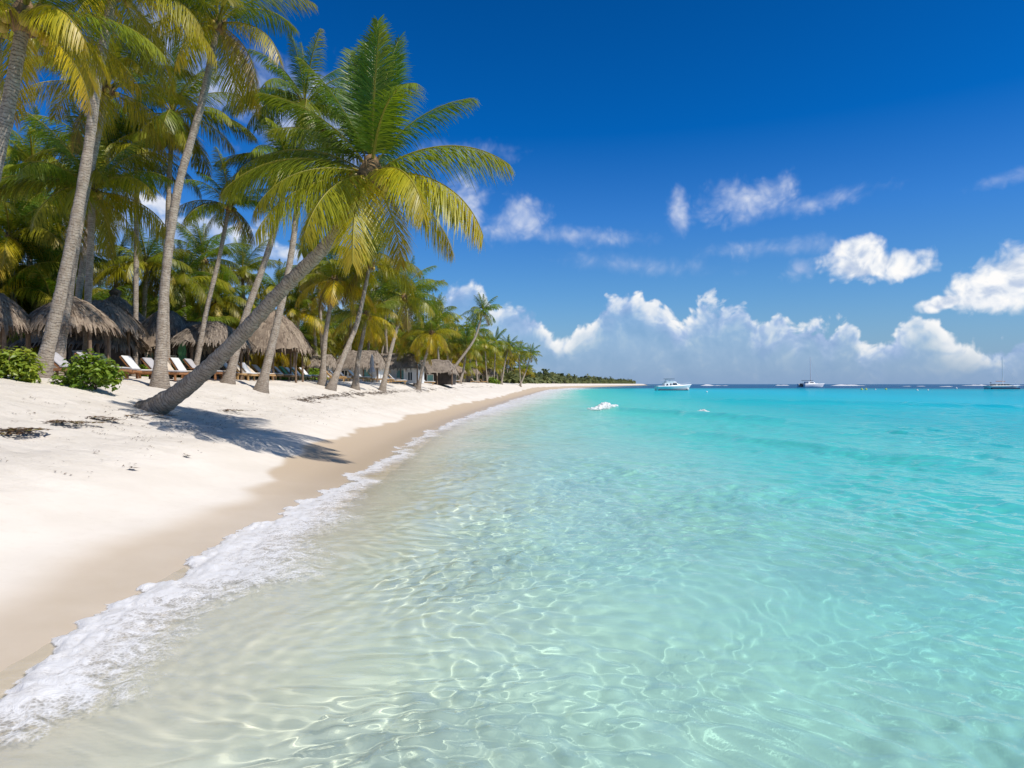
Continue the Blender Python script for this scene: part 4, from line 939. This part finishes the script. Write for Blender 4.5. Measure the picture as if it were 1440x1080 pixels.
for i, (px, Y) in enumerate(((470, 55), (477, 57), (487, 59), (503, 58), (511, 61), (521, 64), (531, 63), (541, 66), (549, 68), (558, 66), (571, 72), (600, 80), (612, 88), (640, 110), (668, 140), (680, 150))):
    lounger('small white lounger in the far part of the row by the cottages', xat(px, Y), Y, 45, CLOTHW if i % 5 else TEAKL, TEAKL, 'far loungers by the cottages', rz=float(rg.uniform(-.2, .2)))
# closed parasol and little tables
def parasol(label, px, Y, h, mat):
    X = xat(px, Y); root = tag(empty('closed_parasol', (X, Y, gz(X, Y)-.05)), label, 'parasol')
    b = MB(); b.tube([(0, 0, 0), (0, 0, h)], .03, 8); b.build('pole', WOODP, root)
    V = []; F = []; n = 16; prof_ = ((0, .0), (.06, .05), (.35, .13), (.6, .17), (.72, .12), (.8, .17), (1., .26))
    for z, r in prof_:
        for k in range(n): a = 2*math.pi*k/n; rr = r*(1+.22*(k % 2)); V.append((math.cos(a)*rr, math.sin(a)*rr, h-z*h*.62))
    for i in range(len(prof_)-1):
        for k in range(n): F.append((i*n+k, (i+1)*n+k, (i+1)*n+(k+1) % n, i*n+(k+1) % n))
    link('canopy', mesh_from('canopy', V, F, False), mat, root)
parasol('closed grey parasol standing by the white gable wall', 523, 60, 2.6, CLOTHG)
parasol('closed white parasol under the big round pavilion', 311, 37, 2.2, CLOTHW)
parasol('closed green parasol by the loungers right of the smooth curved trunk', 256, 34, 2.1, CLOTHT)
def table(label, px, Y):
    X = xat(px, Y); root = tag(empty('side_table', (X, Y, gz(X, Y)-.02)), label, 'table')
    b = MB(); b.tube([(0, 0, .50), (0, 0, .54)], .3, 16); b.build('table_top', TEAK, root)
    for k in range(3):
        a = k*2.1; b = MB(); b.tube([(math.cos(a)*.24, math.sin(a)*.24, 0), (math.cos(a)*.1, math.sin(a)*.1, .5)], .025, 6); b.build('leg', TEAK, root)
table('round wooden table between the steep beige lounger and the leaning trunk', 272, 32.6)
table('round wooden table beside the bare wooden lounger', 304, 37.2)

# ------------------------------------------------------------------ boats
HULL = simple('boat_white', (.80, .80, .80), .3, .06, .4); NAVY = simple('boat_navy', (.02, .03, .06), .4, .2, 1); BWIN = simple('boat_window', (.012, .016, .022), .1, .2, 1, 0, .7)
DECK = simple('boat_deck', (.62, .55, .45), .6, .1, 1); MAST = simple('mast_metal', (.72, .72, .73), .4, .1, 1); ANTI = simple('boat_antifoul', (.03, .06, .07), .6, .2, 1)
def hull_mesh(L, B, H, bow=1.35, sheer=.25, name='hull', draft=.4, fine=1.0):
    """boat hull, bow towards +X"""
    n = 22; m = 7; V = []; F = []
    for i in range(n):
        u = i/(n-1); w = B/2*min(1, (1-u)**.55*1.35)*(.86+.14*min(1, u*4)); rise = H*(1+sheer*u**2.2)
        for j in range(m):
            v = j/(m-1); ww = w*(v**.42)*(1-.06*(1-v)); rk = L*.10*bow*(v-.5)*u**3
            z = -draft*(1-u**6)+(rise+draft*(1-u**6))*v
            V.append((-L/2+L*u+rk, ww, z))
    for i in range(n):
        for j in range(m): x, y, z = V[i*m+j]; V.append((x, -y, z))
    q = n*m
    for i in range(n-1):
        for j in range(m-1):
            a = i*m+j; F.append((a, a+1, a+m+1, a+m)); F.append((q+a, q+a+m, q+a+m+1, q+a+1))
        F.append((i*m, (i+1)*m, q+(i+1)*m, q+i*m)); F.append((i*m+m-1, q+i*m+m-1, q+(i+1)*m+m-1, (i+1)*m+m-1))
    for j in range(m-1): F.append((j, q+j, q+j+1, j+1))
    return mesh_from(name, V, F, True)
def loft(sections, name):
    """sections along X: (x, half width at base, half width at top, z0, z1)"""
    V = []; F = []
    for x, w0, w1, z0, z1 in sections: V += [(x, -w0, z0), (x, w0, z0), (x, w1, z1), (x, -w1, z1)]
    for i in range(len(sections)-1):
        a = i*4
        for k in range(4): F.append((a+k, a+(k+1) % 4, a+4+(k+1) % 4, a+4+k))
    F += [(3, 2, 1, 0), tuple(len(V)-4+k for k in range(4))]
    return mesh_from(name, V, F, False)
def motor_yacht():
    Y = 232; k = Y/FPX; X = xat(946, Y); root = tag(empty('motor_yacht', (X, Y, 0), R(9)), 'white motor yacht with flybridge anchored nearest to the shore', 'motor boat')
    L = 50*k; hb = L*.28; H = 6.6*k
    link('hull', hull_mesh(L, hb, H, 1.2, .35, draft=.6), HULL, root)
    b = MB(); b.box((-L*.03, 0, .12), (L*.86, hb*.90, .22)); b.build('boot_stripe', ANTI, root)
    link('cabin', loft([(-L*.27, hb*.36, hb*.32, H*.96, H*1.62), (-L*.02, hb*.38, hb*.32, H, H*1.72), (L*.10, hb*.36, hb*.28, H*1.02, H*1.62), (L*.20, hb*.30, hb*.24, H*1.05, H*1.24), (L*.36, hb*.14, hb*.1, H*1.14, H*1.2)], 'cabin'), HULL, root)
    for s in (-1, 1):
        for x0, x1, z0, z1, sl in ((-.24, -.17, 1.08, 1.42, .03), (-.13, -.07, 1.14, 1.52, .03), (-.05, .09, 1.20, 1.56, .02)):
            w = MB(); y = s*hb*.385
            w.add([(L*x0, y, H*z0), (L*x1, y, H*z0), (L*(x1-sl*.5), y*.93, H*z1), (L*(x0+sl), y*.93, H*z1), (L*x0, y*.9, H*z0), (L*x1, y*.9, H*z0), (L*(x1-sl*.5), y*.84, H*z1), (L*(x0+sl), y*.84, H*z1)],
                  [(0, 1, 2, 3), (7, 6, 5, 4), (0, 4, 5, 1), (1, 5, 6, 2), (2, 6, 7, 3), (3, 7, 4, 0)]); w.build('window', BWIN, root)
    w = MB(); w.box((L*.135, 0, H*1.47), (L*.05, hb*.5, H*.16), Matrix.Rotation(R(38), 3, 'Y')); w.build('windscreen', BWIN, root)
    link('flybridge', loft([(-L*.22, hb*.32, hb*.33, H*1.66, H*1.92), (0, hb*.32, hb*.32, H*1.72, H*2.0), (L*.09, hb*.24, hb*.18, H*1.70, H*1.82)], 'flybridge'), HULL, root)
    for x in (-.19, -.07):
        for s in (-1, 1): b = MB(); b.tube([(L*x, s*hb*.27, H*1.85), (L*(x+.015), s*hb*.27, H*2.44)], .05, 6); b.build('bimini_post', MAST, root)
    b = MB(); b.box((-L*.11, 0, H*2.46), (L*.26, hb*.66, .12)); b.build('bimini_top', NAVY, root)
    b = MB(); b.tube([(-L*.10, 0, H*2.46), (-L*.36, 0, H*2.1)], .03, 5); b.build('outrigger', MAST, root)
    b = MB()
    for s in (-1, 1): b.tube([(L*.05, s*hb*.42, H*1.36), (L*.3, s*hb*.34, H*1.5), (L*.53, s*.05, H*1.62)], .03, 5)
    b.build('bow_rail', MAST, root)
    b = MB(); b.tube([(L*.52, 0, H*.9), (L*.44, 0, .2)], .05, 5); b.ball((L*.43, -.5, .35), .55, 8); b.build('anchor_buoy', CLOTHW, root)
motor_yacht()
def sailing_boat(label, px, Y, lpx, mastpx, kind, rz):
    k = Y/FPX; X = xat(px, Y); L = lpx*k; root = tag(empty('sailing_boat', (X, Y, 0), rz), label, 'sailing boat')
    if kind == 'cat':
        H = 4.2*k; hb = L*.5
        for s in (-1, 1): o = link('hull', hull_mesh(L, L*.13, H, 1.0, .2, draft=.4), HULL, root); o.location = (0, s*hb*.38, 0)
        b = MB(); b.box((-L*.08, 0, H*.95), (L*.62, hb*.7, H*.35)); b.build('bridge_deck', HULL, root)
        link('cabin', loft([(-L*.22, hb*.3, hb*.28, H*1.1, H*1.75), (L*.06, hb*.28, hb*.24, H*1.1, H*1.75), (L*.18, hb*.2, hb*.16, H*1.1, H*1.25)], 'cabin'), HULL, root)
        for s in (-1, 1): b = MB(); b.box((-L*.06, s*hb*.285, H*1.48), (L*.2, .12, H*.22)); b.build('window', BWIN, root)
        b = MB(); b.box((-L*.17, 0, H*2.15), (L*.34, hb*.62, H*.12)); b.build('bimini_top', NAVY, root)
        for s in (-1, 1): b = MB(); b.tube([(-L*.3, s*hb*.25, H*1.1), (-L*.3, s*hb*.25, H*2.15)], .06, 5); b.build('bimini_post', MAST, root)
        mx = -L*.0; z0 = H*1.7
        b = MB(); b.box((-L*.46, 0, H*.9), (L*.08, hb*.3, H*.5)); b.build('dinghy', NAVY, root)
    else:
        H = 4.6*k; hb = L*.3
        link('hull', hull_mesh(L, hb, H, 1.1, .25, draft=.5), HULL, root)
        b = MB(); b.box((-L*.02, 0, .25), (L*.88, hb*.9, .5)); b.build('boot_stripe', NAVY, root)
        b = MB(); b.box((-L*.08, 0, H*1.05), (L*.66, hb*.72, H*.12)); b.build('deck', DECK, root)
        link('cabin', loft([(-L*.3, hb*.34, hb*.32, H*1.0, H*1.5), (L*.12, hb*.3, hb*.26, H*1.0, H*1.5), (L*.24, hb*.2, hb*.14, H*1.05, H*1.15)], 'cabin'), DECK, root)
        for x in (-.22, -.12, -.02, .08):
            for s in (-1, 1): b = MB(); b.box((L*x, s*hb*.335, H*1.3), (L*.07, .12, H*.2)); b.build('window', BWIN, root)
        b = MB(); b.box((-L*.02, 0, H*1.58), (L*.6, hb*.7, H*.07)); b.build('awning', HULL, root)
        mx = 0; z0 = H*1.5
        b = MB(); b.tube([(-L*.22, 0, H*2.35), (L*.08, 0, H*2.35)], .12, 6); b.build('boom', TEAK, root)
        b = MB(); b.tube([(-L*.38, 0, H*1.4), (-L*.38, 0, H*1.9)], .05, 5); b.box((-L*.385, 0, H*1.95), (L*.05, .1, H*.18)); b.build('flag', NAVY, root)
    top = mastpx*k
    b = MB(); b.tube([(mx, 0, z0*.8), (mx-.02*top, 0, top)], [.16*k*4, .08*k*4], 6); b.build('mast', MAST, root)
    b = MB(); b.tube([(mx-.02*top, 0, top*.92), (L*.48, 0, H*1.2)], .02*k*4, 4); b.build('forestay', MAST, root)
    b = MB(); b.tube([(mx-.02*top, 0, top*.98), (-L*.46, 0, H*1.2)], .014*k*4, 4); b.build('backstay', MAST, root)
    return root
sailing_boat('white catamaran with one tall bare mast on the horizon', 1140, 520, 33, 42, 'cat', R(16))
sailing_boat('white sailing boat with wooden boom and dark mast at the right edge', 1410, 300, 51, 45, 'mono', R(10))
BUOY = {'y': simple('buoy_yellow', (.55, .60, .05), .4), 'w': simple('buoy_white', (.8, .8, .78), .4)}
for i, (px, Y, r, c) in enumerate(((1212, 260, .5, 'y'), (1218, 262, .5, 'y'), (1246, 270, .45, 'y'), (1231, 258, .3, 'w'), (1290, 230, .35, 'w'), (1305, 232, .3, 'w'), (994, 180, .25, 'w'), (1345, 330, .5, 'w'))):
    b = MB(); b.ball((0, 0, .1), r, 10, (1, 1, .7)); b.tube([(0, 0, r*.5), (0, 0, r*1.5)], [r*.3, r*.14], 8); o = b.build('mooring_buoy', BUOY[c], smooth=True); o.location = (xat(px, Y), Y, 0)
    tag(o, 'small yellow buoy floating out before the reef' if c == 'y' else 'small white buoy floating out before the reef', 'buoy', 'yellow buoys' if c == 'y' else 'white buoys')

# ------------------------------------------------------------------ far headland: a palm wood too far to count
def far_wood():
    rg = np.random.default_rng(31); V = []; F = []; T = []; off = 0
    for i in range(5200):
        Y = 230+1010*rg.uniform()**.8; depth = rg.uniform(0, 1)**1.6*70; X = float(shore(Y))-9-Y*.012-depth
        h = (3.4+1.6*math.sin(Y*.045+depth*.1)*math.sin(Y*.013)+(rg.uniform(1, 3.5) if rg.uniform() < .10 else 0)); z0 = 1.8
        tall = rg.uniform() < .3; n = 9; c = np.array([X, Y, z0+h*(1 if tall else rg.uniform(.25, .9))]); tn = rg.uniform(0, 1)
        for k in range(n):
            a = rg.uniform(0, 6.28); e = rg.uniform(-.9, 1.2); L = rg.uniform(2.2, 4.2); d = np.array([math.cos(a)*math.cos(e), math.sin(a)*math.cos(e), math.sin(e)]); s = np.array([-math.sin(a), math.cos(a), .4])*L*.26
            V += [c, c+d*L*.5-s, c+d*L+np.array([0, 0, -L*.3]), c+d*L*.5+s]; F.append([off, off+1, off+2, off+3]); off += 4; T += [tn*.6+.4*rg.uniform()]*4
        if tall:
            w = .35; V += [c+np.array([-w, 0, 0]), c+np.array([w, 0, 0]), np.array([X+w, Y, z0]), np.array([X-w, Y, z0])]; F.append([off, off+1, off+2, off+3]); off += 4; T += [-1]*4
    me = mesh_from('distant_palm_wood', V, np.array(F), False); fattr(me, 'tone', T); return me
m, nt = new_mat('far_foliage'); t = NT(nt); tn = t.attr('tone')
c = t.mix(tn, (.06, .09, .03), (.19, .20, .06)); c = t.mix(t.math('LESS_THAN', tn, -.5), c, (.25, .21, .17))
b = t.n('ShaderNodeBsdfPrincipled', ins={'Base Color': c, 'Roughness': .7}); t.out(t.n('ShaderNodeMixShader', ins={0: .3, 1: b, 2: t.n('ShaderNodeBsdfTranslucent', ins={'Color': c})}))
tag(link('distant_palm_wood', far_wood(), m), 'low green palm wood along the far headland behind the yacht', 'palm wood', kind='stuff')

# ------------------------------------------------------------------ seaweed on the sand
m, nt = new_mat('seaweed'); t = NT(nt); c = t.mix(t.attr('tone'), (.05, .022, .012), (.20, .11, .045)); c = t.mix(t.sst(t.noise(t.obj(), 3, 2, .5), .6, .7), c, (.22, .18, .03))
t.out(t.n('ShaderNodeBsdfPrincipled', ins={'Base Color': c, 'Roughness': .6})); WEED = m
def blades(V, F, T, x, y, n, r, size, rg, flat=.5, z=None):
    for i in range(n):
        a = rg.uniform(0, 6.28); q = r*rg.uniform()**.7; px_, py_ = x+math.cos(a)*q*1.7, y+math.sin(a)*q*.8; z0 = (gz(px_, py_) if z is None else z)+.012+flat*.05*rg.uniform()*(1-q/r*.7)
        b = rg.uniform(0, 6.28); L = size*rg.uniform(.5, 1.4); w = L*rg.uniform(.10, .22); d = np.array([math.cos(b), math.sin(b), 0]); s = np.array([-d[1], d[0], 0])*w; p = np.array([px_, py_, z0]); o = len(V)
        V += [p-d*L*.5, p+s+[0, 0, .012], p+d*L*.5+[0, 0, rg.uniform(-.004, .03)], p-s+[0, 0, .008]]; F.append([o, o+1, o+2, o+3]); T += [rg.uniform(0, 1)]*4
def cast(px, py):
    """where the sight line through a pixel meets the sand"""
    Y = np.arange(3, 200, .05); X = xat(px, Y); hit = np.nonzero(zat(py, Y) < ground(X, Y))[0]
    i = hit[0] if len(hit) else -1; return float(X[i]), float(Y[i])
rg = np.random.default_rng(41)
WC = [(18, 609, .30, 90, 'largest clump of brown seaweed at the left edge of the sand'), (8, 614, .22, 40, 'flat dark seaweed clump just below the largest one'), (40, 608, .20, 35, 'thin seaweed clump right of the largest one'),
      (80, 598, .24, 60, 'olive brown seaweed clump with raised blades'), (110, 598, .26, 60, 'long dark seaweed clump before the dark green bush'), (134, 591, .20, 40, 'small dark seaweed clump left of the leaning palm foot'), (152, 594, .18, 30, 'seaweed scrap near the leaning palm foot'),
      (188, 588, .22, 36, 'thin seaweed clump right before the leaning palm foot'), (222, 587, .18, 26, 'seaweed scrap lying in front of the leaning palm foot'), (320, 580, .4, 70, 'tangle of dark seaweed in the shade of the leaning palm'), (264, 645, .035, 4, 'lone scrap of weed on the smooth lower sand'), (186, 663, .03, 3, 'tiny weed scrap lowest on the pale sand')]
for px, py, r, n, lab in WC:
    x, y = cast(px, py); V = []; F = []; T = []; blades(V, F, T, 0, 0, int(n*2), r*1.35, .16, rg, 1.3, z=0)
    me = mesh_from('seaweed_clump', V, np.array(F), False); fattr(me, 'tone', T); o = link('seaweed_clump', me, WEED); o.location = (x, y, gz(x, y)+.005); tag(o, lab, 'seaweed')
V = []; F = []; T = []
for i in range(640):
    u = rg.uniform(); py_ = 566-22*u**.6; px_ = 425+275*u; x, y = cast(px_, py_+rg.normal(0, .6)) if i % 3 == 0 else (x+rg.normal(0, .22), y+rg.normal(0, .4))
    if rg.uniform() < .75: blades(V, F, T, x, y, int(rg.integers(3, 12)), .16, .17, rg)
for i in range(420):
    Y = 7+rg.uniform()**1.3*30; l = rg.uniform(3.4, 8.5); x = float(shore(Y))-l
    blades(V, F, T, x, Y, int(rg.integers(1, 4)), .07, .045+.03*rg.uniform(), rg)
for i in range(160):
    Y = 15+rg.uniform()*7; x = float(shore(Y))-rg.uniform(4.6, 6.6); blades(V, F, T, x, Y, int(rg.integers(1, 5)), .10, .06, rg)
me = mesh_from('beach_litter', V, np.array(F), False); fattr(me, 'tone', T); tag(link('beach_litter', me, WEED), 'thin line and scatter of dried seaweed bits on the pale sand', 'seaweed', kind='stuff')
